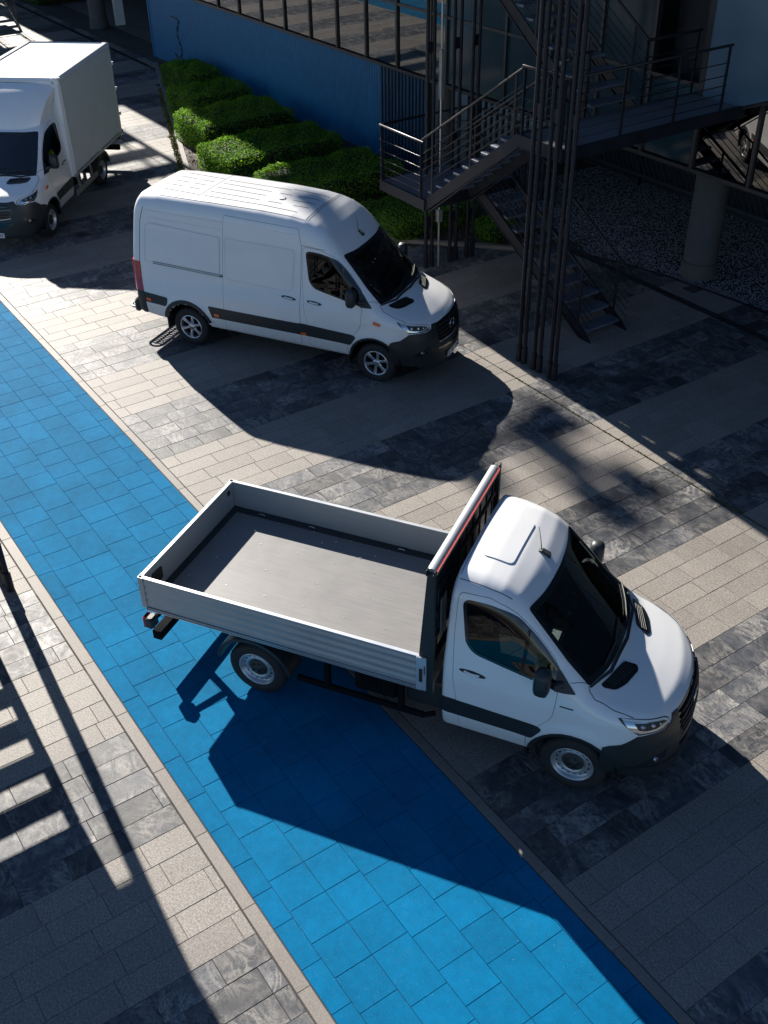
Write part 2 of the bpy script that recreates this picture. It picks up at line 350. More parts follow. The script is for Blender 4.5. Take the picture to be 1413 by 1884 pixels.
def lift(F, uv, kind):
    uv = np.asarray(uv, float); a, b = uv.T; z = np.zeros(len(a))
    if kind == 'R': return bisect(F, np.stack([a, z-1.25, b], 1), np.stack([a, z-.1, b], 1))
    if kind == 'T': return bisect(F, np.stack([a, b, z+3.0], 1), np.stack([a, b, z+.6], 1))
    if kind == 'B': return bisect(F, np.stack([z-5.2, a, b], 1), np.stack([z-4.0, a, b], 1))
    ph = np.radians(a)   # 'N' : angle about the vertical axis through x=.2
    return bisect(F, np.stack([.2+1.4*np.cos(ph), 1.4*np.sin(ph), b], 1), np.stack([.2+.1*np.cos(ph), .1*np.sin(ph), b], 1))
def fillet(pts, r=.03, n=5):
    out = []; m = len(pts)
    for i in range(m):
        p0, p1, p2 = (np.array(pts[j % m][:2], float) for j in (i-1, i, i+1)); rr = pts[i][2] if len(pts[i]) > 2 else r
        d0 = np.linalg.norm(p0-p1); d2 = np.linalg.norm(p2-p1); q = min(rr, d0*.45, d2*.45)
        if q < 1e-4: out.append(tuple(p1)); continue
        a = p1+(p0-p1)*q/d0; b = p1+(p2-p1)*q/d2
        for t in np.linspace(0, 1, n): out.append(tuple((1-t)**2*a+2*t*(1-t)*p1+t*t*b))
    return out
def dens(poly, res, closed=True):
    out = []; m = len(poly)
    for i in range(m if closed else m-1):
        a = np.array(poly[i]); b = np.array(poly[(i+1) % m]); k = max(1, int(math.ceil(np.linalg.norm(b-a)/res)))
        out += [tuple(a+(b-a)*t/k) for t in range(k)]
    if not closed: out.append(tuple(poly[-1]))
    return out
def off_poly(poly, d):
    P = np.array(poly); A = .5*np.sum(P[:, 0]*np.roll(P[:, 1], -1)-np.roll(P[:, 0], -1)*P[:, 1]); s = 1 if A > 0 else -1
    t = np.roll(P, -1, 0)-np.roll(P, 1, 0); t /= np.maximum(np.linalg.norm(t, axis=1), 1e-9)[:, None]
    return [tuple(q) for q in P+s*d*np.stack([t[:, 1], -t[:, 0]], 1)]
NS = {'N': 57.3}   # one unit of metres ~ degrees on the nose
def patch_mesh(name, F, kind, outline, off=.003, rim=.01, holes=(), res=.045, mirror=False):
    sc_ = np.array([1/55., 1.]) if kind == 'N' else np.array([1., 1.])
    ol = dens([tuple(np.array(q)*sc_) for q in outline], res); hs = [dens([tuple(np.array(q)*sc_) for q in h], res) for h in holes]
    A = np.array(ol); lo, hi = A.min(0), A.max(0); gx = np.arange(lo[0], hi[0], res); gy = np.arange(lo[1], hi[1], res*.87)
    G = np.array([(x+(.5*res if j % 2 else 0), y) for j, y in enumerate(gy) for x in gx]).reshape(-1, 2)
    if len(G):
        k = inpoly(G, ol)
        for h in hs: k &= ~inpoly(G, h)
        G = G[k]
    bd = np.concatenate([A]+[np.array(h) for h in hs])
    if len(G):
        dm = np.min(np.linalg.norm(G[:, None]-bd[None], axis=2), axis=1); G = G[dm > res*.45]
    pts = [Vector(q) for q in bd]+[Vector(q) for q in G]; ed = []; o = 0
    for lp in [ol]+hs:
        n = len(lp); ed += [(o+i, o+(i+1) % n) for i in range(n)]; o += n
    rv, re, rf, *_ = delaunay_2d_cdt(pts, ed, [], 0, 1e-6)
    rv = np.array([tuple(q) for q in rv]); rf = np.array([tuple(q) for q in rf if len(q) == 3]); cen = rv[rf].mean(1)
    k = inpoly(cen, ol)
    for h in hs: k &= ~inpoly(cen, h)
    rf = rf[k]; P = lift(F, rv/sc_, kind); n = unit(grad(F, P)); P = P+n*off
    # orientation: face normal along n
    fn = np.cross(P[rf[:, 1]]-P[rf[:, 0]], P[rf[:, 2]]-P[rf[:, 0]]); flip = np.sum(fn*n[rf[:, 0]], 1) < 0; rf[flip] = rf[flip][:, ::-1]
    es = {}
    for t in rf:
        for a, b in ((t[0], t[1]), (t[1], t[2]), (t[2], t[0])):
            if (b, a) in es: del es[(b, a)]
            else: es[(a, b)] = 1
    V = list(map(tuple, P)); Nn = list(map(tuple, n)); Fs = [tuple(int(i) for i in t) for t in rf]
    if rim:
        for a, b in es:
            d = P[b]-P[a]; s = np.cross(d, n[a]); s /= max(np.linalg.norm(s), 1e-9); i = len(V)
            V += [tuple(P[b]), tuple(P[a]), tuple(P[a]-n[a]*rim), tuple(P[b]-n[b]*rim)]; Nn += [tuple(s)]*4; Fs.append((i, i+1, i+2, i+3))
    if mirror:
        V = [(x, -y, z) for x, y, z in V]; Nn = [(x, -y, z) for x, y, z in Nn]; Fs = [f[::-1] for f in Fs]
    me = bpy.data.meshes.new(name); me.from_pydata(V, [], Fs); me.polygons.foreach_set('use_smooth', [True]*len(Fs)); me.update()
    me.normals_split_custom_set_from_vertices([Vector(q) for q in Nn]); return me
def patch(name, mat, parent, F, kind, outline, off=.003, rim=.01, holes=(), res=.045, mirror=False, label=None):
    o = link(name, patch_mesh(name, F, kind, outline, off, rim, holes, res, mirror), mat, parent)
    if label: o['label'] = label
    return o
def ribbons(name, mat, parent, F, paths, off=.0015, width=.007, res=.05, mirror=False):
    """paths: (kind, points, closed[, width])"""
    for pth in paths:
        kind, pts, closed = pth[:3]; wd = pth[3] if len(pth) > 3 else width
        sc_ = np.array([1/55., 1.]) if kind == 'N' else np.array([1., 1.])
        q = np.array(dens([tuple(np.array(p)*sc_) for p in pts], res, closed))/sc_
        P = lift(F, q, kind); n = unit(grad(F, P)); P = P+n*off
        T = (np.roll(P, -1, 0)-np.roll(P, 1, 0)) if closed else np.gradient(P, axis=0); s = unit(np.cross(n, T))*wd/2
        for sg in ((1, -1) if mirror else (1,)):
            m = np.array([1, sg, 1]); V = [tuple(a*m) for a in P+s]+[tuple(a*m) for a in P-s]; k = len(P)
            mb = MB(); mb.add(V, [(i, (i+1) % k, k+(i+1) % k, k+i) for i in range(k if closed else k-1)], True); mb.build(name, mat, parent, fix=False)
def surface_nets(F, lo, hi, h):
    ax = [np.arange(lo[i], hi[i]+h, h) for i in range(3)]
    X, Y, Z = np.meshgrid(*ax, indexing='ij'); V = F(X, Y, Z); S = V < 0
    nx, ny, nz = (len(a)-1 for a in ax); cs = {}; cnt = np.zeros((nx, ny, nz), int); pos = np.zeros((nx, ny, nz, 3)); ne = np.zeros((nx, ny, nz))
    def cut(A, i, j, k): return A[i:i+nx, j:j+ny, k:k+nz]
    for i in (0, 1):
        for j in (0, 1):
            for k in (0, 1): cnt += cut(S, i, j, k)
    for d in range(3):
        for a in (0, 1):
            for b in (0, 1):
                c0 = [0, 0, 0]; o1, o2 = [q for q in range(3) if q != d]; c0[o1] = a; c0[o2] = b; c1 = list(c0); c1[d] = 1
                v0 = cut(V, *c0); v1 = cut(V, *c1); cr = (v0 < 0) != (v1 < 0); t = np.where(cr, v0/np.where(cr, v0-v1, 1), 0)
                for q in range(3): pos[..., q] += np.where(cr, (t if q == d else c0[q]), 0)
                ne += cr
    mask = (cnt > 0) & (cnt < 8); idx = np.full((nx, ny, nz), -1); idx[mask] = np.arange(mask.sum())
    I = np.argwhere(mask); P = np.array(lo)+(I+pos[mask]/np.maximum(ne[mask], 1)[:, None])*h; Q = []
    for d in range(3):
        o1, o2 = [(1, 2), (2, 0), (0, 1)][d]; sl0 = [slice(1, n) for n in (nx, ny, nz)]; sl0[d] = slice(0, (nx, ny, nz)[d])
        s0 = S[tuple(sl0)]; sl1 = list(sl0); sl1[d] = slice(1, (nx, ny, nz)[d]+1); s1 = S[tuple(sl1)]
        E = np.argwhere(s0 != s1); base = E+np.array([0 if q == d else 1 for q in range(3)]); up = s0[tuple(E.T)]
        def g(a, b):
            c = base.copy(); c[:, o1] -= a; c[:, o2] -= b; return idx[tuple(c.T)]
        q = np.stack([g(0, 0), g(1, 0), g(1, 1), g(0, 1)], 1); q[~up] = q[~up][:, ::-1]; Q.append(q)
    Q = np.concatenate(Q); Q = Q[(Q >= 0).all(1)]
    for _ in range(4):
        g = grad(F, P); f = F(*P.T); P = P-g*(np.clip(f, -.02, .02)/np.maximum((g*g).sum(1), .2))[:, None]
    return P, Q
def shell(name, mat, parent, F, P, Q, keep, inset=0.):
    n = unit(grad(F, P)); V = P-n*inset; cen = P[Q].mean(1); Q = Q[keep(cen)]
    used = np.unique(Q); mp = np.full(len(P), -1); mp[used] = np.arange(len(used)); Q = mp[Q]; V = V[used]; n = n[used]
    me = mesh_np(name, V, Q, True); me.normals_split_custom_set_from_vertices([Vector(q) for q in n]); return link(name, me, mat, parent)

# ---------------------------------------------------------------- wheels
def make_wheel(parent, cx, y, kind='steel', side=-1, width=.235):
    """outer face at y (side -1: right)"""
    s = -side  # inward direction sign
    root = MB(); R0 = .352
    prof = [(.225, .02), (.235, .0), (.275, -.008), (.315, -.002), (.338, .012), (R0, .034), (R0, width-.034), (.338, width-.012), (.315, width), (.235, width)]
    root.lathe(prof, 48, cx, .352, y, s)
    for k in range(60):    # tread lugs
        a = 2*math.pi*k/60
        for q0, q1 in ((.03, .085), (.15, .205)):
            c, n = math.cos(a), math.sin(a); v = []
            for rr in (R0-.004, R0+.004):
                for yy in (q0, q1):
                    for da in (-.03, .03): v.append((cx+rr*math.cos(a+da), y+s*yy, .352+rr*math.sin(a+da)))
            root.add(v, [(4, 5, 7, 6), (0, 1, 5, 4), (2, 6, 7, 3), (0, 4, 6, 2), (1, 3, 7, 5)])
    w = root.build('wheel', 'rubber', parent)
    rm = MB()
    if kind == 'steel':
        rm.lathe([(.228, .012), (.222, .004), (.212, .010), (.205, .035), (.196, .06), (.186, .062), (.150, .040), (.128, .040), (.118, .055), (.08, .062), (.0, .062)], 48, cx, .352, y, s)
        rm.build('rim', 'steel', w)
        hb = MB()
        for k in range(16):
            a = 2*math.pi*(k+.5)/16; c = (cx+.165*math.cos(a), .352+.165*math.sin(a)); pv = [(c[0]+.0145*math.cos(t)*1., y+s*.0455, c[1]+.0145*math.sin(t)) for t in np.linspace(0, 2*math.pi, 10, endpoint=False)]
            pv = [(px, y+s*(.0485-.001), pz) for px, py_, pz in pv]
            hb.add(pv, [tuple(range(10))])
        hb.build('vent_hole', 'gap', w)
        cp = MB(); cp.lathe([(.112, .058), (.108, .040), (.085, .032), (.05, .030), (.045, .018), (.0, .016)], 24, cx, .352, y, s)
        for k in range(5):
            a = 2*math.pi*k/5; cp.lathe([(.014, .03), (.013, .012), (0, .010)], 8, cx+.07*math.cos(a), .352+.07*math.sin(a), y, s)
        cp.build('hub_cap', 'black', w)
    else:
        rm.lathe([(.228, .012), (.220, .002), (.208, .006), (.203, .03), (.196, .10)], 48, cx, .352, y, s)
        for k in range(6):
            a = 2*math.pi*k/6+.35; u = np.array([math.cos(a), math.sin(a)]); t = np.array([-u[1], u[0]]); v = []
            for r, hw, yo in ((.045, .030, .030), (.12, .026, .022), (.206, .036, .014)):
                for sg, dy in ((-1, .022), (-.55, 0), (.55, 0), (1, .022)):
                    p = u*r+t*hw*sg; v.append((cx+p[0], y+s*(yo+dy), .352+p[1]))
            rm.add(v, [(i, i+1, i+5, i+4) for r_ in (0, 4) for i in (r_, r_+1, r_+2)])
        rm.lathe([(.062, .05), (.058, .026), (.035, .018), (.0, .016)], 24, cx, .352, y, s)
        rm.build('rim', 'alloy', w)
        bk = MB(); bk.lathe([(.203, .085), (.0, .085)], 32, cx, .352, y, s); bk.build('brake_disc', 'chassis', w)
    return w

# ---------------------------------------------------------------- cab front shared by the three vehicles
ARCH0 = (-.01, .37, .455)
def arc(cx, cz, r, a0, a1, n=14): return [(cx+r*math.cos(R(a)), cz+r*math.sin(R(a))) for a in np.linspace(a0, a1, n)]
DOOR = fillet([(-1.21, .47), (-1.25, .88), (-1.295, 1.15), (-1.31, 1.68), (-1.30, 2.19, .06), (-1.0, 2.185), (-.76, 2.105, .12), (-.585, 1.965, .2), (-.415, 1.78), (-.262, 1.60, .15), (-.222, 1.335, .1), (-.25, .98, .2), (-.40, .82, .15), (-.50, .62, .05), (-.50, .45, .02)], .03)
WIN = fillet([(-1.245, 2.125, .07), (-.99, 2.125, .2), (-.72, 2.055, .2), (-.55, 1.90, .2), (-.40, 1.735, .03), (-.262, 1.565, .02), (-.262, 1.37, .02), (-.48, 1.415), (-.745, 1.465), (-1.09, 1.54, .12), (-1.18, 1.64, .15)], .05)
WS = fillet([(.042, -.80, .02), (-.31, -.765), (-.635, -.728, .03), (-.56, -.42, .3), (-.53, 0, .3), (-.56, .42, .3), (-.635, .728, .03), (-.31, .765), (.042, .80, .02), (.165, .5, .3), (.215, 0, .3), (.165, -.5, .3)], .05, 6)
def build_front(root, F, van, badge=True):
    if van: P, Q = surface_nets(F, (-4.86, -1.10, .36), (1.10, 1.10, 2.76), .036)
    else: P, Q = surface_nets(F, (-1.50, -1.10, .36), (1.10, 1.10, 2.44), .030)
    win = off_poly(dens(WIN, .03), -.004); ws = off_poly(dens(WS, .03), -.012)
    def keep(c):
        k = ~((np.abs(c[:, 1]) > .6) & (c[:, 2] > 1.3) & inpoly(c[:, [0, 2]], win))
        k &= ~((c[:, 2] > 1.34) & (c[:, 0] > -.75) & inpoly(c[:, [0, 1]], ws))
        for ax in ((0, -3.665) if van else (0,)):
            k &= ~((np.hypot(c[:, 0]-ax+.01, c[:, 2]-.37) < .45) & (np.abs(c[:, 1]) > .55))
        k &= ~((c[:, 2] < .46) & (np.abs(c[:, 1]) < .93))
        return k
    shell('body', 'paint', root, F, P, Q, keep)
    sh = shell('cabin_lining', 'liner', root, F, P, Q, lambda c: keep(c) & (c[:, 0] < .35) & (c[:, 2] > .44) & (c[:, 0] > -1.7), .035)
    for mir in (False, True):
        sd = 1 if mir else -1
        d = patch('door', 'paint', root, F, 'R', DOOR, .0045, .012, [off_poly(WIN, .004)], mirror=mir)
        fr = off_poly(WIN, -.022)
        patch('window_seal', 'frit', d, F, 'R', off_poly(WIN, .012), .007, .012, [fr], .04, mir)
        patch('window_glass', 'sideglass', d, F, 'R', fr, .001, 0, (), .06, mir)
        mb = MB()
        a, b = lift(F, [(-.585, 1.93), (-.60, 1.43)], 'R')
        for p in (a, b): p[1] *= (-1 if mir else 1)
        mb.beam(a, b, .035, .03, (0, 1, 0)); mb.build('window_divider', 'frit', d)
        hp = lift(F, [(-1.225, 1.292), (-.965, 1.272), (-1.10, 1.284)], 'R')
        hc = [(-1.235+.0*i, 0) for i in range(1)]
        hout = [(-1.095+.142*math.cos(t), 1.283+.030*math.sin(t)-.075*(.142*math.cos(t))) for t in np.linspace(0, 2*math.pi, 20, endpoint=False)]
        patch('handle_recess', 'black', d, F, 'R', hout, .008, .006, (), .05, mir)
        mb = MB(); q = lift(F, [(-1.18, 1.292), (-1.10, 1.288), (-1.02, 1.278)], 'R'); q[:, 1] -= np.array([.012, .030, .012])
        if mir: q[:, 1] *= -1
        mb.tube([tuple(v) for v in q], [.012, .015, .012], 8); mb.build('handle', 'paint', d)
        # mirror triangle and mirror
        tri = fillet([(-.415, 1.735), (-.25, 1.56), (-.05, 1.338, .015), (-.22, 1.345), (-.262, 1.345), (-.262, 1.555)], .006, 3)
        patch('mirror_panel', 'black', root, F, 'R', tri, .009, .010, (), .05, mir)
        m = MB(); y0 = sd*.93
        prof = [(.0, .12), (.0, .28)]
        ys = [(.98, .04, .05, 1.46), (1.03, .075, .14, 1.50), (1.11, .085, .155, 1.51), (1.165, .075, .145, 1.505), (1.19, .045, .11, 1.50)]
        v = []
        for yy, hx, hz, zc in ys:
            for t in np.linspace(0, 2*math.pi, 16, endpoint=False):
                c, s = math.cos(t), math.sin(t); e = .55
                v.append((-.375+hx*np.sign(c)*abs(c)**e+.015, sd*(yy-.02), zc+.025+hz*np.sign(s)*abs(s)**e))
        f = [(k*16+i, k*16+(i+1) % 16, k*16+16+(i+1) % 16, k*16+16+i) for k in range(4) for i in range(16)]+[tuple(range(16)), tuple(range(79, 63, -1))]
        m.add(v, f, True); m.tube([(-.20, sd*.92, 1.42), (-.27, sd*1.02, 1.44)], [.045, .03], 8)
        mo = m.build('mirror', 'cladd', root)
        g = MB(); g.box(-.441, -.433, sd*1.04, sd*1.13, 1.43, 1.59); g.build('mirror_glass', 'chrome', mo)
        # side strip, sill
        patch('side_strip', 'cladd', root, F, 'R', fillet([(-1.41, .655), (-1.41, .868), (-1.25, .866), (-.40, .832), (-.33, .80, .03), (-.44, .64, .03), (-.50, .64)], .008, 3), .012, .014, (), .05, mir)
        # arch lip
        aro = arc(*ARCH0[:2], .50, 150, 22); ari = arc(*ARCH0[:2], .445, 22, 186)
        patch('arch_trim', 'cladd', root, F, 'R', [(-.50, .64)]+aro[0:]+ari+[(-.452, .44), (-.50, .44)] if False else arc(*ARCH0[:2], .478, 178, 20)+arc(*ARCH0[:2], .44, 20, 186), .008, .03, (), .04, mir)
        # bumper side + nose half built below
        hl = fillet([(-79, 1.163, .02), (-69.7, 1.142), (-60, 1.113), (-47, 1.073), (-43.5, 1.045, .04), (-42.3, .995, .04), (-48, .968), (-60.3, .985), (-66, .985, .03), (-75.8, 1.113)], .03)
        ho = patch('headlight', 'black', root, F, 'N', hl, .004, .01, (), .035, mir)
        inner = off_poly(hl, 0)
        patch('reflector', 'clear', ho, F, 'N', fillet([(-76, 1.140), (-69, 1.130), (-60, 1.103), (-48.5, 1.064), (-44.5, 1.035), (-44, 1.004), (-49, .982), (-60, .998), (-66, 1.003), (-71, 1.045)], .01, 3), .006, .004, [fillet([(-69, 1.108), (-60, 1.088), (-51, 1.058), (-49, 1.03), (-54, 1.008), (-61, 1.018), (-66, 1.04)], .015, 4)], .03, mir)
        lb = MB()
        for ph, z, rr in ((-63.5, 1.060, .026), (-56.5, 1.045, .026), (-51, 1.035, .015)):
            q = lift(F, [(ph, z)], 'N')[0]; q[1] *= (-1 if mir else 1); nn = (q[0]-.2, q[1], .2); nl = math.sqrt(sum(a*a for a in nn)); nn = [a/nl for a in nn]
            lb.tube([tuple(q[i]-nn[i]*.02 for i in range(3)), tuple(q[i]+nn[i]*.006 for i in range(3)), tuple(q[i]+nn[i]*.012 for i in range(3))], [rr, rr, rr*.5], 12)
        lb.build('lamp_lens', 'clear', ho)
        patch('daylight_strip', 'white', ho, F, 'N', fillet([(-77, 1.158), (-69.5, 1.137), (-60, 1.108), (-47.5, 1.068), (-44.2, 1.042), (-43.4, 1.0), (-44.4, 1.0), (-45.6, 1.03), (-48.5, 1.054), (-60, 1.094), (-69.5, 1.123), (-76, 1.143)], .005, 3), .009, .004, (), .03, mir)
        # fog recess
        fg = patch('fog_recess', 'frit', root, F, 'N', fillet([(-64, .575), (-56, .66), (-45, .70), (-47, .60), (-55, .555)], .02), .0155, .004, (), .03, mir)
        fl = MB(); q = lift(F, [(-53, .625)], 'N')[0]; q[1] *= (-1 if mir else 1)
        fl.tube([(q[0]-.01, q[1], q[2]), (q[0]+.02, q[1]*1.02, q[2])], [.035, .03], 12); fl.build('fog_lamp', 'clear', fg)
        # bonnet vents
        vt = fillet([(.14, -.700, .02), (.175, -.712, .03), (.29, -.66, .05), (.365, -.525), (.432, -.30, .03), (.405, -.235, .04), (.275, -.29, .05), (.235, -.42), (.19, -.57)], .03)
        vo = patch('bonnet_vent', 'frit', root, F, 'T', vt, .008, .006, (), .04, mir)
        vs = MB()
        for k in range(5):
            t = k/4; path = [(.185+.065*t+s_*(.115+.03*t), -.665+s_*(.40-.02*t)) for s_ in np.linspace(.06, .95, 8)]
            q = lift(F, path, 'T'); q[:, 2] += .012
            if mir: q[:, 1] *= -1
            vs.tube([tuple(v) for v in q], .006, 5)
        vs.build('vent_slat', 'black', vo)
    # bonnet panel (line the shut lines on it), windscreen
    bon = [(.045, -.845), (.13, -.872), (.30, -.873), (.50, -.846)]
    ribbons('shut_line', 'gap', root, F, [('R', [(a, b) for a, b in DOOR], True, .009),
            ('N', [(-101, 1.372), (-99, 1.335), (-94.7, 1.286), (-88, 1.248), (-82.4, 1.212), (-75, 1.178), (-69.3, 1.146)], False, .008),
            ('R', [(-.125, 1.437), (-.06, 1.430), (-.01, 1.415), (.04, 1.385)], False, .006)], .0018, mirror=True)
    holes = [off_poly(WS, -.045)]
    patch('windscreen_frame', 'frit', root, F, 'T', off_poly(WS, .004), .005, .012, holes, .04)
    patch('windscreen', 'carglass', root, F, 'T', holes[0], .003, 0, (), .07)
    # cowl and wipers
    cw = [(.045, -.81), (.175, -.50), (.222, 0), (.175, .50), (.045, .81), (.066, .80), (.203, .50), (.250, 0), (.203, -.50), (.066, -.80)]
    patch('cowl', 'black', root, F, 'T', cw, .010, .01, (), .04)
    for y0, y1, dx in ((-.52, .12, -.02), (.18, .78, -.03)):
        pth = [(.20+dx, y0+.02), (.13+dx, (y0+y1)/2), (.08+dx-.02, y1)]; pth = [(.195-.25*y0*y0, y0), (.165-.25*((y0+y1)/2)**2, (y0+y1)/2), (.11-.18*y1*y1, y1)]
        q = lift(F, dens(pth, .08, False), 'T'); q[:, 2] += .03
        mb = MB(); mb.tube([tuple(v) for v in q], .009, 6); mb.tube([tuple(v-np.array([0, 0, .018])) for v in q], .006, 4); mb.build('wiper', 'black', root)
    # bumper wrapping round the nose
    lowN = [(-99+9, .40)]
    bump_o = fillet([(-66.5, .968), (-75, .86), (-82, .828), (-85.2, .80), (-86, .62), (-85.5, .40), (-70, .33), (-50, .29), (-25, .275), (0, .27), (25, .275), (50, .29), (70, .33), (85.5, .40), (86, .62), (85.2, .80), (82, .828), (75, .86), (66.5, .968), (60, .972), (48, .958), (41.5, .985), (40, 1.05), (33, 1.045), (33, .86), (30.5, .70), (0, .66), (-30.5, .70), (-33, .86), (-33, 1.045), (-40, 1.05), (-41.5, .985), (-48, .958), (-60, .972)], .02, 3)
    patch('bumper', 'cladd', root, F, 'N', bump_o, .012, .02, [fillet([(-33, .655), (-31, .56), (0, .50), (31, .56), (33, .655), (25, .625), (0, .61), (-25, .625)], .015, 3)], .04)
    patch('lower_intake', 'frit', root, F, 'N', fillet([(-34, .665), (-32, .555), (0, .49), (32, .555), (34, .665), (25, .635), (0, .62), (-25, .635)], .01, 3), .002, 0, (), .05)
    ribbons('bumper_crease', 'black', root, F, [('N', [(-70, .525), (-62, .545), (-45, .49), (-25, .465), (0, .455), (25, .465), (45, .49), (62, .545), (70, .525)], False, .022)], .020)
    go = fillet([(-33, 1.04), (-34, .87), (-31, .72, .05), (0, .675), (31, .72, .05), (34, .87), (33, 1.04), (15, 1.052), (0, 1.055), (-15, 1.052)], .02, 4)
    gr = patch('grille', 'frit', root, F, 'N', go, .004, .01, (), .045)
    for z, e in ((.985, 30.5), (.92, 31.5), (.855, 31.5), (.79, 30), (.73, 27)):
        q = lift(F, [(a, z) for a in np.linspace(-e, e, 23)], 'N'); n = unit(grad(F, q)); q += n*.018
        mb = MB(); mb.tube([tuple(v) for v in q], .013, 6); mb.build('grille_slat', 'black', gr)
    em = MB(); c = lift(F, [(0, .872)], 'N')[0]; c = np.array([c[0]+.022, 0, .872])
    ring = [(c[0]+.0, .088*math.cos(t), c[2]+.088*math.sin(t)) for t in np.linspace(0, 2*math.pi, 29)]
    em.tube(ring, .008, 6, False)
    for k in range(3):
        a = math.pi/2+2*math.pi*k/3; tip = (c[0], .086*math.cos(a), c[2]+.086*math.sin(a))
        b1 = (c[0], .016*math.cos(a+1.2), c[2]+.016*math.sin(a+1.2)); b2 = (c[0], .016*math.cos(a-1.2), c[2]+.016*math.sin(a-1.2)); ctr = (c[0]+.01, 0, c[2])
        em.add([tip, b1, ctr, b2], [(0, 1, 2), (0, 2, 3)])
    em.build('emblem', 'chrome', gr, fix=False)
    # cabin
    for y0 in (-.48, .48):
        mb = MB(); mb.bbox(-1.15, -.62, y0-.26, y0+.26, .80, .98, .05); v0 = len(mb.v)
        mb.add([(x-.25*(z-.98)*0, y, z) for x, y, z in []], [])
        pr = [(-1.16, .95), (-1.02, .95), (-1.12, 1.62), (-1.24, 1.62)]
        mb.prism(pr, y0-.25, y0+.25, 'y'); mb.prism([(-1.22, 1.66), (-1.14, 1.66), (-1.16, 1.88), (-1.24, 1.86)], y0-.13, y0+.13, 'y')
        mb.build('seat', 'seat', root)
    mb = MB(); mb.prism([(-.02, 1.30), (.12, 1.28), (.12, .9), (-.42, .75), (-.50, .95), (-.40, 1.22), (-.20, 1.33)], -.84, .84, 'y'); mb.build('dashboard', 'liner', root)
    mb = MB(); t = np.linspace(0, 2*math.pi, 25); mb.tube([(-.52+.10*math.sin(a), .45+.19*math.cos(a), 1.22+.165*math.sin(a)) for a in t], .015, 6, False)
    mb.tube([(-.42, .45, 1.16), (-.52, .45, 1.22)], .03, 8); mb.beam((-.52, .27, 1.22), (-.52, .63, 1.22), .03, .02); mb.build('steering_wheel', 'black', root)
    mb = MB(); mb.bbox(-.50, -.46, -.12, .12, 1.80, 1.88, .01); mb.build('rear_view_mirror', 'black', root)
    mb = MB(); mb.box(-1.30, -1.27, -.86, .86, .6, 2.1); mb.build('cabin_back_wall', 'liner', root)
    # wheel wells
    for ax in ((0, -3.665) if van else (0,)):
        for sd in (-1, 1):
            mb = MB(); pr = [(ax-.01+.47*math.cos(R(a)), .37+.47*math.sin(R(a))) for a in np.linspace(-8, 188, 18)]
            v = [(x, sd*y, z) for y in (.55, .965) for x, z in pr]; n = len(pr)
            mb.add(v, [(i, i+1, n+i+1, n+i) for i in range(n-1)], True); mb.add([(x, sd*.55, z) for x, z in pr], [tuple(range(n))]); mb.build('wheel_well', 'chassis', root)
def antenna(root, x, y, z, lx=.0, ln=.28, back=-.06):
    mb = MB(); v = []
    mb.prism([(x-.075, z-.03), (x+.06, z-.035), (x+.05, z+.01), (x-.03, z+.04), (x-.07, z+.03)], y-.028, y+.028, 'y')
    mb.tube([(x-.04, y, z+.03), (x-.04+back, y, z+.03+ln*.5), (x-.04+back*2.4, y, z+.03+ln)], [.006, .004, .003], 5); mb.build('antenna', 'black', root)
def plate(root, txt, x, z):
    mb = MB(); mb.bbox(x, x+.012, -.26, .26, z-.055, z+.055, .004); p = mb.build('number_plate', 'plate', root)
    mb = MB(); mb.box(x+.012, x+.0135, -.255, -.215, z-.05, z+.05); mb.build('plate_band', 'plateblue', p)
    cu = bpy.data.curves.new('plate_lettering', 'FONT'); cu.body = txt; cu.size = .105; cu.align_x = 'CENTER'; cu.align_y = 'CENTER'; cu.extrude = .0006
    to = bpy.data.objects.new('plate_lettering', cu); COL.objects.link(to); bpy.context.view_layer.update()
    me = bpy.data.meshes.new_from_object(to.evaluated_get(bpy.context.evaluated_depsgraph_get())); bpy.data.objects.remove(to); me.materials.clear()
    o = link('plate_lettering', me, 'text', p); o['kind'] = 'stuff'; o.location = (x+.0142, .02, z); o.rotation_euler = (R(90), 0, R(90))

# ================================================================ SETTING: ground, paving
cpos = np.array(cam.location); RW = np.array(M.transposed()); FPX = 1952.1
def project(P):
    d = (np.asarray(P, float)-cpos)@RW.T; zc = -d[:, 2]; zc = np.where(np.abs(zc) < 1e-6, 1e-6, zc)
    return np.stack([706.5+FPX*d[:, 0]/zc, 942-FPX*d[:, 1]/zc], 1), zc
g = mesh_np('ground', [(-300, -300, -.034), (300, -300, -.034), (300, 300, -.034), (-300, 300, -.034)], [(0, 1, 2, 3)])
ground = tag(link('ground', g, 'ground'), kind='structure')
g = mesh_np('bed', [(-58, -9, -.008), (6, -9, -.008), (6, 16.6, -.008), (-58, 16.6, -.008)], [(0, 1, 2, 3)])
tag(link('plaza_subbase', g, 'joint'), kind='structure')
BED = [(-36.5, 15.35), (-25.3, 11.12), (-20.2, 11.08), (-16.35, 14.72), (-15.7, 15.79), (-36.5, 15.79)]
GRAVEL = [(-21.4, 15.6), (-15.3, 15.62), (-14.4, 15.93), (-13.5, 16.13), (-12.6, 16.26), (-11.2, 16.42), (-6, 16.6), (-6, 19.9), (-21.4, 19.9)]
def tiles_rows(x0, x1, y0, y1, row, phase, kindf, lens, seed):
    rg = random.Random(seed); out = []; x = x0+((phase-x0) % row)-row; k = 0
    while x < x1:
        a, b = max(x, x0), min(x+row, x1)
        if b-a > .05:
            y = y0-rg.random()*.5; kd = kindf((a+b)/2)
            while y < y1:
                l = rg.choice(lens[kd]); c, d = max(y, y0), min(y+l, y1); y += l
                if d-c > .04: out.append((a, b, c, d, kd))
        x += row
    return out
def kindR(x): return 'slate' if ((x+8.72) % 3.05) < 1.525 else 'granite'
def kindL(x): return 'slate' if ((x+8.40) % 3.01) < 1.505 else 'granite'
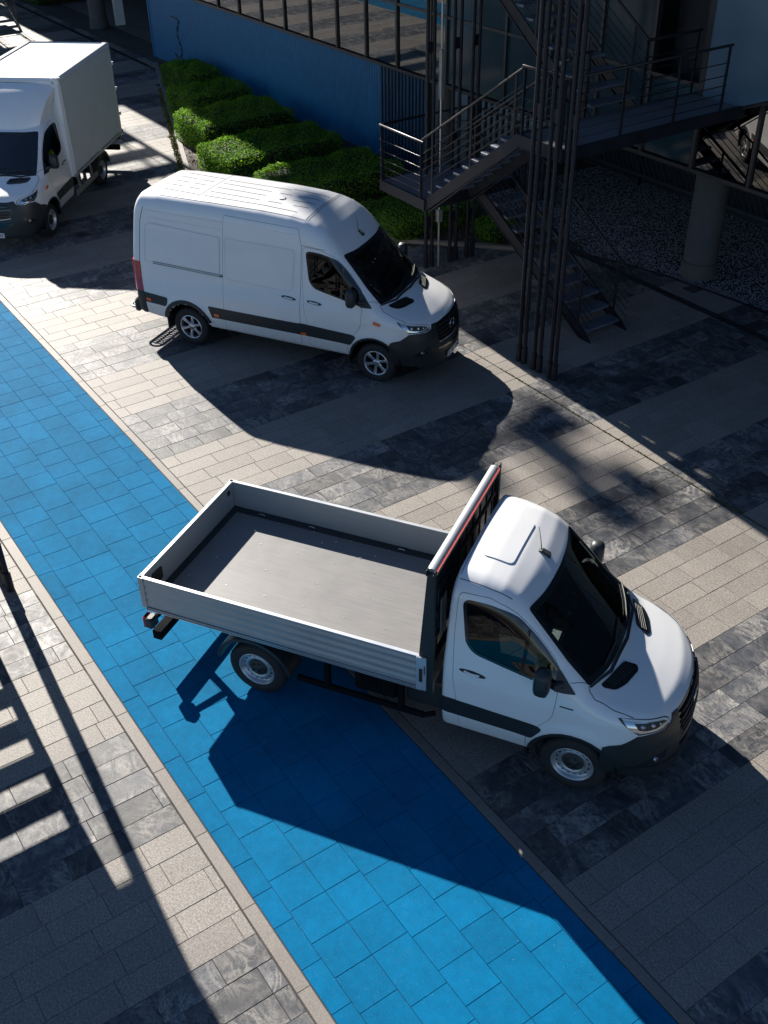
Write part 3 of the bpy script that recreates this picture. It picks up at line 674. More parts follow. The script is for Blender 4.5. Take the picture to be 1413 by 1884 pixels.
LENS = dict(granite=[.55, .6, .6, .65, .75], slate=[.35, .5, .6, .6, .72, .85])
T_ = []
T_ += tiles_rows(-56, 4, 4.795, 10.885, .305, -8.72, kindR, LENS, 1)
T_ += tiles_rows(-56, 4, 10.905, 14.95, .305, -8.72, kindR, LENS, 2)
T_ += tiles_rows(-56, 4, 15.13, 15.42, .305, -8.72, kindR, dict(granite=[.29], slate=[.29]), 3)
T_ += tiles_rows(-15.4, 4, 14.95, 15.44, .305, -8.72, kindR, LENS, 5)
T_ += tiles_rows(-16, 4, 15.63, 16.55, .305, -8.72, kindR, LENS, 6)
T_ += tiles_rows(-40, 4, -6.5, 2.12, .301, -8.40, kindL, LENS, 4)
T_ = [t for t in T_ if not (t[4] != 'x' and -15.7 < t[0] < 4 and t[2] > 14.9 and t[2] < 15.6 and t[3] > 15.445)]
# blue path : 2.28 .. 4.66
rg = random.Random(11); ye = [2.278, 2.483, 2.878, 3.274, 3.670, 4.066, 4.460, 4.662]
for k in range(7):
    x = -50+(0.2 if k % 2 else 0.)+rg.choice([0, .07]); short = k in (0, 6)
    while x < 4:
        l = rg.choice([.5, .5, .4, .6]) if short else rg.choice([.4, .4, .4, .4, .4, .6]); T_.append((x, x+l, ye[k], ye[k+1], 'blue')); x += l
for x in range(-50, 5): T_.append((x+.33, x+1.33, 2.133, 2.268, 'curb'))
for x in range(-50, 5): T_.append((x+.62, x+1.62, 4.672, 4.785, 'curb'))
A = np.array([t[:4] for t in T_]); C = np.stack([(A[:, 0]+A[:, 1])/2, (A[:, 2]+A[:, 3])/2], 1); kinds = np.array([t[4] for t in T_])
keep = ~(inpoly(C, BED) | inpoly(C, GRAVEL))
uv, zc = project(np.concatenate([C, np.zeros((len(C), 1))], 1)); okv = (zc > 1) & (uv[:, 0] > -900) & (uv[:, 0] < 2300) & (uv[:, 1] > -700) & (uv[:, 1] < 2700)
keep &= okv; A, C, kinds, uv, zc = A[keep], C[keep], kinds[keep], uv[keep], zc[keep]
inside = (uv[:, 0] > -40) & (uv[:, 0] < 1453) & (uv[:, 1] > -20) & (uv[:, 1] < 1924)
size = (A[:, 1]-A[:, 0])*(A[:, 3]-A[:, 2])/zc**3*inside
PAR = dict(granite=('granite_paving', 'granite', 'granite_tile'), slate=('slate_paving', 'slate', 'slate_tile'), blue=('blue_path', 'blue', 'path_tile'), curb=('path_kerb', 'curb', 'kerb_stone'))
tile_cache = {}
def tile_mesh(dx, dy, kind):
    key = (round(dx, 3), round(dy, 3), kind)
    if key not in tile_cache:
        b = .0035; h = .014; mb = MB(); x, y = dx/2, dy/2
        v = [(-x, -y, -h), (x, -y, -h), (x, y, -h), (-x, y, -h), (-x, -y, -b), (x, -y, -b), (x, y, -b), (-x, y, -b), (-x+b, -y+b, 0), (x-b, -y+b, 0), (x-b, y-b, 0), (-x+b, y-b, 0)]
        mb.add(v, [(8, 9, 10, 11)]+[(i, (i+1) % 4, 4+(i+1) % 4, 4+i) for i in range(4)]+[(4+i, 4+(i+1) % 4, 8+(i+1) % 4, 8+i) for i in range(4)])
        me = mb.mesh(kind+'_tile'); me.materials.append(M_[PAR[kind][1]]); tile_cache[key] = me
    return tile_cache[key]
for kd, (pn, mt, tn) in PAR.items():
    sel = np.where(kinds == kd)[0]; order = sel[np.argsort(-size[sel])]; top = order[:300]; rest = order[300:]
    root = bpy.data.objects.new(pn, None); COL.objects.link(root); root['kind'] = 'structure'; gp = .0015 if kd != 'blue' else .0014
    jz = {'granite': .0014, 'slate': .0022, 'blue': .0012, 'curb': .001}[kd]; tl = {'slate': .004, 'granite': .002}.get(kd, .001)
    cx, cy = C[sel].mean(0); root.location = (cx, cy, 0)
    for i in top:
        dx, dy = A[i, 1]-A[i, 0]-2*gp, A[i, 3]-A[i, 2]-2*gp
        o = bpy.data.objects.new(tn, tile_mesh(dx, dy, kd)); COL.objects.link(o); o.parent = root
        o.location = (C[i, 0]-cx, C[i, 1]-cy, RNG.uniform(-jz, jz)+(.002 if kd == 'curb' else 0)); o.rotation_euler = (RNG.uniform(-tl, tl), RNG.uniform(-tl, tl), RNG.uniform(-.0015, .0015))
    if len(rest):
        n = len(rest); q = A[rest]; b = .0035; x0, x1, y0, y1 = q[:, 0]+gp-cx, q[:, 1]-gp-cx, q[:, 2]+gp-cy, q[:, 3]-gp-cy; z = RNG.uniform(-jz, jz, n)
        V = np.stack([np.stack([a, c, z+zz], 1) for zz, e in ((-.014, 0), (-b, 0), (0, b)) for a, c in ((x0+e, y0+e), (x1-e, y0+e), (x1-e, y1-e), (x0+e, y1-e))], 1)
        fl = [(8, 9, 10, 11)]+[(i, (i+1) % 4, 4+(i+1) % 4, 4+i) for i in range(4)]+[(4+i, 4+(i+1) % 4, 8+(i+1) % 4, 8+i) for i in range(4)]
        Fq = (np.arange(n)[:, None, None]*12+np.array(fl)[None]).reshape(-1, 4); me = mesh_np(tn+'s', V.reshape(-1, 3), Fq, False, np.repeat(RNG.random(n), 9))
        o = link('distant_'+tn+'s', me, mt, root); o['kind'] = 'stuff'

# expansion joint weeds, scattered grit
def scatter_cards(n, fx, size, up=.5):
    """fx(n) -> positions; random little quads"""
    p = fx(n); a = RNG.normal(size=(n, 3)); a = unit(a); b = RNG.normal(size=(n, 3)); b = unit(b-a*(a*b).sum(1)[:, None]); s = RNG.uniform(.6, 1.3, (n, 1))*size
    V = np.stack([p-a*s-b*s*.55, p+a*s-b*s*.55, p+a*s+b*s*.55, p-a*s+b*s*.55], 1).reshape(-1, 3)
    return V, np.arange(4*n).reshape(n, 4)
def fx_joint(n):
    x = RNG.uniform(-26, -4, n); cl = (np.sin(x*3.1)+np.sin(x*7.7+1)+RNG.normal(size=n)*.7) > .2; x = np.where(cl, x, RNG.uniform(-12.5, -6, n))
    return np.stack([x, 10.896+RNG.normal(size=n)*.008, RNG.uniform(-.006, .010, n)], 1)
V, Fq = scatter_cards(2600, fx_joint, .008); o = link('joint_weeds', mesh_np('joint_weeds', V, Fq, False, RNG.random(len(Fq))), 'moss'); tag(o, 'thin line of weeds in the long paving joint', 'weeds', kind='stuff')
def fx_bed(n):
    t = RNG.random(n)**.8; a = np.array([-33.5, 14.2]); b = np.array([-25.4, 11.12]); q = a+(b-a)*t[:, None]+RNG.normal(size=(n, 2))*.035-np.array([.03, .11]); return np.concatenate([q, RNG.uniform(0, .045, (n, 1))], 1)
V, Fq = scatter_cards(2400, fx_bed, .022); o = link('kerb_weeds', mesh_np('kerb_weeds', V, Fq, False, RNG.random(len(Fq))), 'moss'); tag(o, 'yellowish weeds along the foot of the hedge bed kerb', 'weeds', kind='stuff')
# drains
def drain(x0, x1, y, wdt):
    mb = MB(); mb.box(x0, x1, y-wdt/2, y-wdt/2+.02, -.03, .003); mb.box(x0, x1, y+wdt/2-.02, y+wdt/2, -.03, .003); x = x0
    mb.box(x0, x1, y-wdt/2+.02, y+wdt/2-.02, -.03, -.012)
    while x < x1: mb.box(x, x+.012, y-wdt/2+.02, y+wdt/2-.02, -.012, -.001); x += .05
    o = mb.build('drain_channel', 'drain'); o['kind'] = 'structure'; return o
drain(-56, -36.6, 15.04, .15); drain(-15.7, 2, 15.535, .16)
# gravel and its bed
mb = MB(); mb.prism(GRAVEL, -.03, -.006); mb.build('gravel_bed', 'joint', kind='structure')
mb = MB()
for i in range(len(GRAVEL)-4): a, b = GRAVEL[i], GRAVEL[i+1]; mb.beam((*a, .0), (*b, .0), .03, .05)
mb.build('gravel_edging', 'steelblk', kind='structure')
n = 42000; p = np.stack([RNG.uniform(-19.5, -6.5, n), RNG.uniform(15.6, 19.9, n)], 1); p = p[inpoly(p, off_poly(GRAVEL, -.03))]; n = len(p)
oc = np.array([(1, 0, 0), (0, 1, 0), (-1, 0, 0), (0, -1, 0), (0, 0, .7), (0, 0, -.7)]); ang = RNG.uniform(0, 6.28, n); c_, s_ = np.cos(ang), np.sin(ang)
sc3 = RNG.uniform(.010, .024, (n, 1, 3)); V = oc[None]*sc3+RNG.normal(size=(n, 6, 3))*.002; V = np.stack([V[..., 0]*c_[:, None]-V[..., 1]*s_[:, None], V[..., 0]*s_[:, None]+V[..., 1]*c_[:, None], V[..., 2]], 2)
V += np.concatenate([p, RNG.uniform(-.004, .014, (n, 1))], 1)[:, None]
fo = np.array([(0, 1, 4), (1, 2, 4), (2, 3, 4), (3, 0, 4), (1, 0, 5), (2, 1, 5), (3, 2, 5), (0, 3, 5)]); Fq = (np.arange(n)[:, None, None]*6+fo[None]).reshape(-1, 3)
o = link('gravel', mesh_np('gravel', V.reshape(-1, 3), Fq, False, np.repeat(RNG.random(n), 8)), 'pebble'); o['kind'] = 'stuff'
tag(o, 'grey gravel spread under the overhanging glass building', 'gravel')
# planting bed
mb = MB(); mb.prism(BED, -.02, .045); mb.build('planting_soil', 'soil', kind='structure')
kp = empty('bed_kerb', (-25, 11.1, 0), 0, 'pale stone kerb edging the angled hedge bed', 'kerb'); 
for (a, b) in zip(BED[:3], BED[1:4]):
    a = Vector((*a, 0)); b = Vector((*b, 0)); L_ = (b-a).length; m_ = max(1, round(L_/1.0)); d = (b-a)/m_
    for k in range(m_):
        mb = MB(); e = d.normalized()*.004; p0 = a+d*k+e-Vector(kp.location); p1 = a+d*(k+1)-e-Vector(kp.location); mb.beam(p0+Vector((0, 0, .02)), p1+Vector((0, 0, .02)), .12, .10); mb.build('kerb_stone', 'curb', kp)
n = 14000; p = np.stack([RNG.uniform(-36, -15.8, n), RNG.uniform(11.1, 15.7, n)], 1); p = p[inpoly(p, off_poly(BED, -.12))]
V, Fq = scatter_cards(len(p), lambda n_: np.concatenate([p, RNG.uniform(.045, .075, (len(p), 1))], 1), .022); o = link('bark_mulch', mesh_np('bark_mulch', V, Fq, False, RNG.random(len(Fq))), 'chip'); tag(o, 'dark bark mulch covering the hedge bed', 'mulch', kind='stuff')
def hedge(x0, x1, y0, y1, h, label, slope=-.0, seed=0, leaf=.030, nd=560):
    cx, cy = (x0+x1)/2, (y0+y1)/2; rt = empty('hedge', (cx, cy, .0), 0, label, 'hedge', 'clipped hedge blocks in the bed along the blue wall'); rg = np.random.default_rng(seed+50)
    lx, ly = (x1-x0)/2, (y1-y0)/2; area = 4*lx*ly+2*h*(2*lx+2*ly)*.9; n = int(area*nd*1.0)
    # points on a soft bumpy box
    u = rg.uniform(-1, 1, (n*2, 3)); ax = rg.choice(5, n*2, p=[.42, .13, .13, .16, .16]); 
    for a_, (i_, s_) in enumerate([(2, 1), (0, 1), (0, -1), (1, 1), (1, -1)]): u[ax == a_, i_] = s_
    r = (np.abs(u[:, 0])**9+np.abs(u[:, 1])**12+np.clip(u[:, 2], 0, 1)**10)**(1/10.); u /= np.maximum(r, 1)[:, None]
    wv = .03*np.sin(u[:, 0]*lx*3.1+seed)+.035*np.sin(u[:, 1]*ly*2.7+2*seed)+.035*np.sin(u[:, 1]*ly*7+u[:, 0]*5)
    dep = 1-np.abs(rg.normal(size=n*2))*.045+wv*.35; P = np.stack([u[:, 0]*(lx*dep)+u[:, 1]*ly*slope, u[:, 1]*(ly*dep), (u[:, 2]+1)/2*h*(1+wv*.9)*(.99+.02*rg.normal(size=n*2))+.02], 1)
    sh = rg.random(n*2) < .02; P[sh, 2] += rg.uniform(.02, .09, sh.sum())
    a = rg.normal(size=P.shape); a[:, 2] *= .6; a = unit(a); nn = u+rg.normal(size=P.shape)*.7; b = unit(np.cross(nn, a)); s = rg.uniform(.6, 1.25, (len(P), 1))*leaf
    Vv = np.stack([P-a*s, P-b*s*.45, P+a*s, P+b*s*.45], 1).reshape(-1, 3)
    o = link('foliage', mesh_np('foliage', Vv, np.arange(4*len(P)).reshape(-1, 4), False, np.clip(rg.normal(.45, .28, len(P))+wv*1.5, 0, 1)), 'leaf', rt); o['kind'] = 'stuff'
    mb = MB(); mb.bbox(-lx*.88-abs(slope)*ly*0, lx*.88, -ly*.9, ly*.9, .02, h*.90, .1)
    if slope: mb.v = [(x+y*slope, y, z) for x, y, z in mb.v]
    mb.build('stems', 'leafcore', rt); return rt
hedge(-33.6, -31.4, 14.15, 15.45, .75, 'farthest and smallest hedge block, at the narrow end of the bed', seed=1)
hedge(-30.75, -29.0, 13.05, 15.2, .75, 'second hedge block from the far narrow end of the bed', seed=2)
hedge(-28.2, -26.2, 12.05, 15.0, .78, 'third hedge block from the far end, wide and fully in shade', seed=3)
hedge(-25.35, -23.5, 11.35, 14.85, .72, 'hedge block with its near end sunlit yellow green, behind the rear of the van', seed=4)
hedge(-22.7, -20.7, 11.5, 14.75, .68, 'large hedge block right behind the van roof with only a small sunlit corner', seed=5)
hedge(-19.9, -18.1, 12.6, 14.9, .45, 'low hedge block beside the van windscreen under the stair landing', seed=6)
hedge(-17.6, -16.9, 14.2, 15.0, .38, 'small round bush in the bark at the corner of the bed under the stairs', seed=7, nd=700)
hedge(-51.5, -49.0, 15.5, 19.0, .7, 'distant dark hedge beyond the drain at the top left', seed=8, nd=250)

# ================================================================ the glass building
FY = 15.8; SILL = 2.41
bld = empty('office_building', (-24, FY+4, 0), 0, 'office building of dark mirror glass above a blue corrugated metal base', 'building')
BX, BY = -24, FY+4
def bb(mb, x0, x1, y0, y1, z0, z1): return mb.box(x0-BX, x1-BX, y0-BY, y1-BY, z0, z1)
def corr(x0, x1, z0, z1, y):
    mb = MB(); k = 0; pit = .11; prof = []; x = x0
    while x < x1-1e-6:
        for dx, dy in ((0, 0), (.045, 0), (.060, .022), (.095, .022)):
            if x+dx < x1: prof.append((x+dx-BX, y+dy-BY))
        x += pit
    prof.append((x1-BX, y-BY)); n = len(prof)
    mb.add([(a, b, z0) for a, b in prof]+[(a, b, z1) for a, b in prof], [(i, i+1, n+i+1, n+i) for i in range(n-1)])
    return mb
x = -37.6
while x < -21.5:
    e = min(x+2.02, -21.45); corr(x+.004, e-.004, 0, SILL-.06, FY+.01).build('wall_panel', 'bluewall', bld, fix=False); x = e
mb = MB(); bb(mb, -37.6, -21.45, FY+.04, FY+.25, 0, SILL-.06); mb.build('wall_core', 'darkwall', bld)
mb = MB(); bb(mb, -37.66, -37.6, FY-.02, FY+8, 0, SILL-.06); mb.build('wall_return', 'bluewall', bld)
x = -23.25
while x < -21.45:
    mb = MB(); bb(mb, x, x+.035, FY-.06, FY-.02, .03, SILL-.08); mb.build('screen_bar', 'bluebar', bld); x += .146
x = -21.3
while x < -18.0:
    mb = MB(); bb(mb, x, x+.05, FY+1.2, FY+1.26, .0, SILL-.08); mb.build('screen_bar', 'bluebar', bld); x += .22
mb = MB(); bb(mb, -37.7, 20, FY-.06, FY+.10, SILL-.07, SILL); mb.build('sill', 'mull', bld)
mb = MB(); bb(mb, -21.4, 20, FY+.1, FY+8, SILL-.06, SILL+.1); mb.build('soffit', 'darkwall', bld)
mb = MB(); bb(mb, -21.4, 20, 19.9, 20.1, 0, SILL-.06); mb.build('back_wall', 'darkwall', bld)
mb = MB(); bb(mb, -37.6, 20, FY+.9, FY+8, SILL+.1, 16); mb.build('inner_core', 'darkwall', bld)
MU = [-37.6+1.365*i for i in range(12)]; MU = [m for m in MU if m < -22]+[-21.2, -20.6, -18.51, -17.1, -15.7, -14.36, -13.08, -11.75, -10.4, -9.05, -7.7, -6.3, -4.9, -3.5, -2.1, 0, 2.1, 4.2, 6.3, 8.4, 12, 16, 20]
ROWS = [(SILL, 3.85), (3.85, 5.4), (5.4, 7.0), (7.0, 8.6), (9.66, 12.4), (12.4, 15.4)]
for i, m in enumerate(MU):
    mb = MB(); bb(mb, m-.032, m+.032, FY-.05, FY+.07, SILL, 15.5); mb.build('mullion', 'mull', bld)
for a, b in zip(MU[:-1], MU[1:]):
    for z0, z1 in ROWS:
        if a == -14.36 and z0 > 3: continue
        mb = MB(); ty = RNG.uniform(-.0012, .0012, 4); x0, x1, y = a+.032-BX, b-.032-BX, FY+.0-BY
        mb.add([(x0, y+ty[0], z0+.03), (x1, y+ty[1], z0+.03), (x1, y+ty[2], z1-.03), (x0, y+ty[3], z1-.03)], [(0, 1, 2, 3)]); mb.build('window_pane', 'tealglass' if (a > -20.7 and (a < -13.2 or z0 > 3)) else 'facglass', bld, fix=False)
        mb = MB(); bb(mb, a+.032, b-.032, FY-.04, FY+.06, z1-.03, z1+.03); mb.build('transom', 'mull', bld)
mb = MB(); bb(mb, -37.6, 20, FY-.1, FY+8, 8.63, 9.6); mb.build('fascia', 'mull', bld)
mb = MB(); bb(mb, -14.33, -12.98, FY+.5, FY+.55, 3.7, 8.6); mb.build('doorway_recess', 'darkwall', bld)
# pale blue cladding panel with a sloping lower edge
mb = MB(); q = [(-12.93, 3.42), (-11.69, 3.90), (-6.0, 6.1), (-6.0, 8.6), (-12.93, 8.6)]; mb.prism([(a-BX, b) for a, b in q], FY-.20-BY, FY-.075-BY, 'y'); mb.build('cladding_panel', 'panelb', bld)
mb = MB(); mb.beam((-12.98-BX, FY-.14-BY, 3.2), (-12.98-BX, FY-.14-BY, 8.6), .12, .14, (0, 1, 0)); mb.beam((-12.93-BX, FY-.14-BY, 3.38), (-6-BX, FY-.14-BY, 6.06), .09, .05, (0, 0, 1)); mb.build('panel_frame', 'mull', bld)
for cx, cy, r in ((-13.27, 16.72, .33), (-21.55, 16.5, .17), (-43.4, 16.1, .33)):
    mb = MB(); t = [(cx-BX, cy-BY, 0), (cx-BX, cy-BY, .32)]; mb.tube(t, r+.03, 32); mb.tube([(cx-BX, cy-BY, .32), (cx-BX, cy-BY, SILL if cx > -40 else 4.2)], r, 32); mb.build('column', 'concrete', bld)
# the part of the building that bridges the far end of the plaza
mb = MB(); bb(mb, -52, -37.7, FY-.3, FY+8, 4.2, 9.6); mb.build('bridge_wing', 'mull', bld)
mb = MB(); bb(mb, -52, -37.7, FY+7, FY+8, 0, 4.2); mb.build('underpass_wall', 'darkwall', bld)
mb = MB(); bb(mb, -55, -52.1, 14.9, FY+8, 0, 9.6); mb.build('sun_block_wall', 'darkwall', bld)  # unseen wall added to keep low sun off the underpass floor
mb = MB(); bx, by = -43.35-BX, 16.95-BY; mb.box(bx-.08, bx+.08, by-.18, by+.18, 0, 1.0); o = mb.build('litter_bin', 'white'); o.location = (BX, BY, 0); tag(o, 'slim white litter bin next to the far round column', 'bin')
# dashed mark on the blue wall
mk = MB(); pts = [(155, 72), (195, 92), (190, 115), (185, 155), (195, 185), (206, 218), (212, 243), (195, 266), (176, 238)]
def on_wall(px, py, y):
    d = RW.T@np.array([(px-706.5)/FPX, -(py-942)/FPX, -1.]); t = (y-cpos[1])/d[1]; return cpos+t*d
W_ = [on_wall(250+.4034*a, .4034*b, FY-.015) for a, b in pts]
for a, b in zip(W_[:-1], W_[1:]):
    a = np.array(a); b = np.array(b); a2, b2 = a+(b-a)*.12, b-(b-a)*.18; mk.tube([tuple(a2-np.array([BX, BY, 0])), tuple(b2-np.array([BX, BY, 0]))], .022, 5)
mk.build('dashed_wall_mark', 'black', bld)
# diagonal bar fence beneath the building
fn = empty('bar_fence', (-15, 19.6, 0), 0, 'dark fence of slanting bars at the back of the gravel under the building', 'fence')
mb = MB(); mb.beam((-5, 0, 1.25), (3.6, 0, 1.25), .05, .05); mb.build('rail', 'fencegrey', fn); mb = MB(); mb.beam((-5, 0, .28), (3.6, 0, .28), .05, .05); mb.build('rail', 'fencegrey', fn)
x = -5.0
while x < 3.4:
    mb = MB(); mb.beam((x, 0, 1.25), (x+.55, 0, .28), .02, .035, (0, 1, 0)); mb.build('bar', 'fencegrey', fn); x += .17
for x in (-5, -2.8, -.6, 1.6, 3.6): mb = MB(); mb.beam((x, .05, 0), (x, .05, 1.3), .06, .06); mb.build('post', 'steelblk', fn)
# roof canopies above the picture; their edges cast the long shadow edges on the plaza
for x0, x1, y0 in ((-36.6, -8.0, 12.42), (-48.2, -36.6, 13.50), (-57.8, -48.2, 12.42), (-78, -57.8, 14.9)):
    mb = MB(); bb(mb, x0, x1, y0, FY-.12, 8.95, 9.15); mb.build('roof_canopy', 'mull', bld)
lm = empty('shadow_mast', (-50.9, 12.4, 0), 0, 'unseen mast added past the far end of the plaza to cast soft shade, above the top of the picture', 'shadow caster')  # unseen mast added to throw soft shadow patches between van and pickup
mb = MB(); mb.tube([(0, 0, 0), (0, 0, 12), (0, 0, 25)], [.09, .075, .06], 12); mb.build('pole', 'steelblk', lm)
mb = MB(); mb.beam((0, -1.2, 23.2), (0, 1.3, 23.2), .1, .1); mb.beam((0, -1.2, 24.6), (0, 1.3, 24.6), .1, .1); mb.build('crossbar', 'steelblk', lm)
for y, z, h in ((-.85, 23.4, .9), (.5, 23.5, 1.1), (.25, 24.5, .9), (.95, 24.4, .7), (1.1, 23.2, .7)): mb = MB(); mb.bbox(-.12, .12, y-.30, y+.30, z-h/2, z+h/2, .03); mb.build('shade_block', 'mull', lm)  # solid blocks added only for their soft shadows, nothing here emits
pg = empty('shadow_frame', (-44, 11.2, 0), 0, 'unseen slatted frame added high above the far plaza to cast shade bars, beyond the top of the picture', 'roof frame')  # unseen frame added for the soft shadow bars beside the box truck
for x in (-48.2, -46.7, -45.2, -43.6, -42.0): mb = MB(); mb.box(x+44, x+44.75, -2.0, 1.15, 9.0, 9.12); mb.build('slat', 'mull', pg)
mb = MB(); mb.box(-4.4, 3, -2.1, -2.0, 8.95, 9.2); mb.box(-4.4, 3, 1.1, 1.25, 8.95, 9.2); mb.build('beam', 'mull', pg)
# ================================================================ stairs
def flight(rt, x0, z0, x1, z1, y0, y1, n, rails=(True, True), plate_=False):
    """n risers from (x0,z0) up to (x1,z1)"""
    d = 1 if x1 > x0 else -1; run = (x1-x0)/n; rise = (z1-z0)/n
    for k in range(1, n):
        z = z0+k*rise; xs = x0+run*(k-1); mb = MB(); a, b = sorted((xs, xs+run*1.02)); mb.bbox(a, b, y0+.03, y1-.03, z-.045, z, .006); mb.build('tread', 'tread', rt)
    sl = (z1-z0)/(x1-x0)
    for y in (y0, y1):
        mb = MB(); h = .20; xa = x0-d*.18; pts = [(xa, z0-.0), (x0+d*.12, z0), (x1, z1-h-.04), (x1, z1+.05), (x0-d*.0, z0+.16)]
        if z0 > .1: pts = [(x0, z0-.20), (x1, z1-.20), (x1, z1+.03), (x0, z0+.03)]
        s = .012; mb.prism(pts, y-s, y+s, 'y')
        mb.beam((x0+d*.1, y, z0+.02 if z0 < .1 else z0-.19), (x1, y, z1-.21), .055, .02); mb.build('stringer', 'steelblk', rt)
    for y, on in zip((y0, y1), rails):
        if not on: continue
        off = .0; L0 = Vector((x0+d*.02, y, z0+rise)); L1 = Vector((x1, y, z1)); H = 1.0
        mb = MB(); ext = (L1-L0).normalized()*.18; mb.tube([L0-ext+Vector((0, 0, H)), L1+Vector((0, 0, H))], .023, 8); mb.build('handrail', 'handrail', rt)
        for h in (.16, .30, .44, .58, .74):
            mb = MB(); mb.tube([L0-ext*.9+Vector((0, 0, h)), L1+Vector((0, 0, h))], .0085, 6); mb.build('rail_bar', 'handrail', rt)
        m = 2 if n > 6 else 1
        for k in range(m+1):
            t = [.06, .5, .94][k] if m == 2 else [.1, .9][k]; p = L0+(L1-L0)*t; mb = MB(); mb.beam(p+Vector((0, 0, -.15)), p+Vector((0, 0, H-.01)), .045, .018, (0, 1, 0)); mb.build('rail_post', 'steelblk', rt)
def landing(rt, x0, x1, y0, y1, z, rails=()):
    """rails: list of polylines [(x,y),...]"""
    mb = MB(); h = .2
    for a, b in (((x0, y0), (x1, y0)), ((x1, y0), (x1, y1)), ((x1, y1), (x0, y1)), ((x0, y1), (x0, y0))): mb.beam((*a, z-h/2+.01), (*b, z-h/2+.01), .05, h)
    mb.beam(((x0+x1)/2, y0, z-.10), ((x0+x1)/2, y1, z-.10), .04, .12); mb.build('landing_frame', 'steelblk', rt)
    mb = MB(); x = x0+.04
    while x < x1-.03: mb.box(x-.003, x+.003, y0+.025, y1-.025, z-.035, z); x += .034
    y = y0+.05
    while y < y1-.03: mb.box(x0+.025, x1-.025, y-.007, y+.007, z-.030, z+.002); y += .045
    mb.build('grating', 'grate', rt, kind='stuff')
    for pl in rails:
        mb = MB(); mb.tube([(a, b, z+1.05) for a, b in pl], .024, 8); mb.build('handrail', 'handrail', rt)
        for h_ in (.14, .28, .42, .58, .78):
            mb = MB(); mb.tube([(a, b, z+h_) for a, b in pl], .0085, 6); mb.build('rail_bar', 'handrail', rt)
        for (a, b), (c, d) in zip(pl[:-1], pl[1:]):
            L_ = math.hypot(c-a, d-b); m = max(1, round(L_/1.25))
            for k in range(m+1):
                t = min(max(k/m, .06/L_), 1-.06/L_); px, py = a+(c-a)*t, b+(d-b)*t; mb = MB(); mb.box(px-.01, px+.01, py-.025, py+.025, z-.18, z+1.04); mb.build('rail_post', 'steelblk', rt)
def posts(rt, pts, h, r=.036, bz=0.):
    for i, (x, y) in enumerate(pts):
        mb = MB(); mb.tube([(x, y, bz), (x, y, bz+.30)], r*1.45, 12); mb.tube([(x, y, bz+.30), (x, y, h)], r, 12); mb.build('column', 'steelblk', rt)
    for (a, b) in zip(pts[::2], pts[1::2]):
        for z in (.95, 2.6, 4.3, 6.0, 7.7):
            if z > h: break
            mb = MB(); mb.beam((*a, z), (*b, z), .018, .2); mb.build('tie_plate', 'steelblk', rt)
def local(rt, fn_, ox, oy):
    before = set(bpy.data.objects); fn_()
    for o in set(bpy.data.objects)-before:
        if o.parent == rt: o.location = (-ox, -oy, 0)
st = empty('staircase', (-14, 12.6, 0), 0, 'black steel outdoor staircase with open treads rising beside the glass building on slim paired columns', 'staircase')
def mk():
    flight(st, -12.45, 0, -15.65, 1.95, 12.82, 13.72, 11)
    landing(st, -17.12, -15.65, 11.55, 13.78, 1.95, [[(-15.72, 11.55), (-17.12, 11.55), (-17.12, 13.78), (-15.65, 13.78)], [(-15.65, 12.80), (-15.65, 12.60)]])
    flight(st, -15.65, 1.95, -13.15, 3.75, 11.58, 12.56, 10)
    landing(st, -13.15, -12.08, 11.55, 15.72, 3.75, [[(-13.12, 11.55), (-12.08, 11.55), (-12.08, 15.15)], [(-13.15, 12.6), (-13.15, 13.05)], [(-13.15, 14.25), (-13.15, 15.6)]])
    flight(st, -13.15, 3.75, -16.1, 5.75, 13.12, 14.18, 11)
    landing(st, -17.4, -16.1, 11.55, 14.2, 5.75, [[(-16.1, 11.55), (-17.4, 11.55), (-17.4, 14.2), (-16.1, 14.2)]])
    posts(st, [(-12.56, 11.36), (-12.42, 11.36), (-12.17, 11.36), (-12.02, 11.36), (-11.77, 11.37), (-11.65, 11.37)], 8.8)
    posts(st, [(-16.84, 12.46), (-16.82, 12.60), (-16.81, 13.06), (-16.80, 13.21), (-16.79, 13.50), (-16.78, 13.64)], 8.8)
local(st, mk, -14, 12.6)
cd = empty('conduit', (-16.76, 12.73, 0), 0, 'thin silver conduit with a small white junction box beside the rear stair columns', 'conduit')
mb = MB(); mb.tube([(0, 0, 0), (0, 0, 5.4)], .022, 8); mb.build('pipe', 'silver', cd); mb = MB(); mb.bbox(-.045, .045, -.06, .06, .95, 1.2, .01); mb.build('junction_box', 'silver', cd)
mb = MB(); mb.bbox(-.04, .04, -.045, .045, 3.35, 4.25, .01); mb.build('lamp_tube', 'silver', cd)
s2 = empty('staircase', (-11.5, 1.0, 0), 0, 'black steel staircase at the left edge, only its paired columns in view by the kerb', 'staircase')
def mk():
    flight(s2, -13.6, 0, -10.55, 1.95, .48, 1.46, 11)
    landing(s2, -10.55, -9.5, -.95, 1.46, 1.95, [[(-9.5, -.95), (-9.5, 1.46)]])
    flight(s2, -10.55, 1.95, -13.05, 3.75, -.9, .1, 10)
    mb = MB(); mb.box(-13.5, -10.25, -3.2, 1.98, 3.98, 4.18); mb.build('shadow_deck', 'concrete', s2)  # unseen slab added and sized to cast the solid shade at lower left
    posts(s2, [(-11.69, 1.89), (-11.56, 1.89), (-12.0, 1.89), (-12.13, 1.89), (-12.44, 1.89), (-12.57, 1.89)], 8.8)
    posts(s2, [(-9.0, -1.6), (-8.86, -1.6)], 4.15)
local(s2, mk, -11.5, 1.0)
s3 = empty('staircase', (-46, 12.8, 0), 0, 'distant black steel staircase at the far top left corner, its foot in the sun', 'staircase')
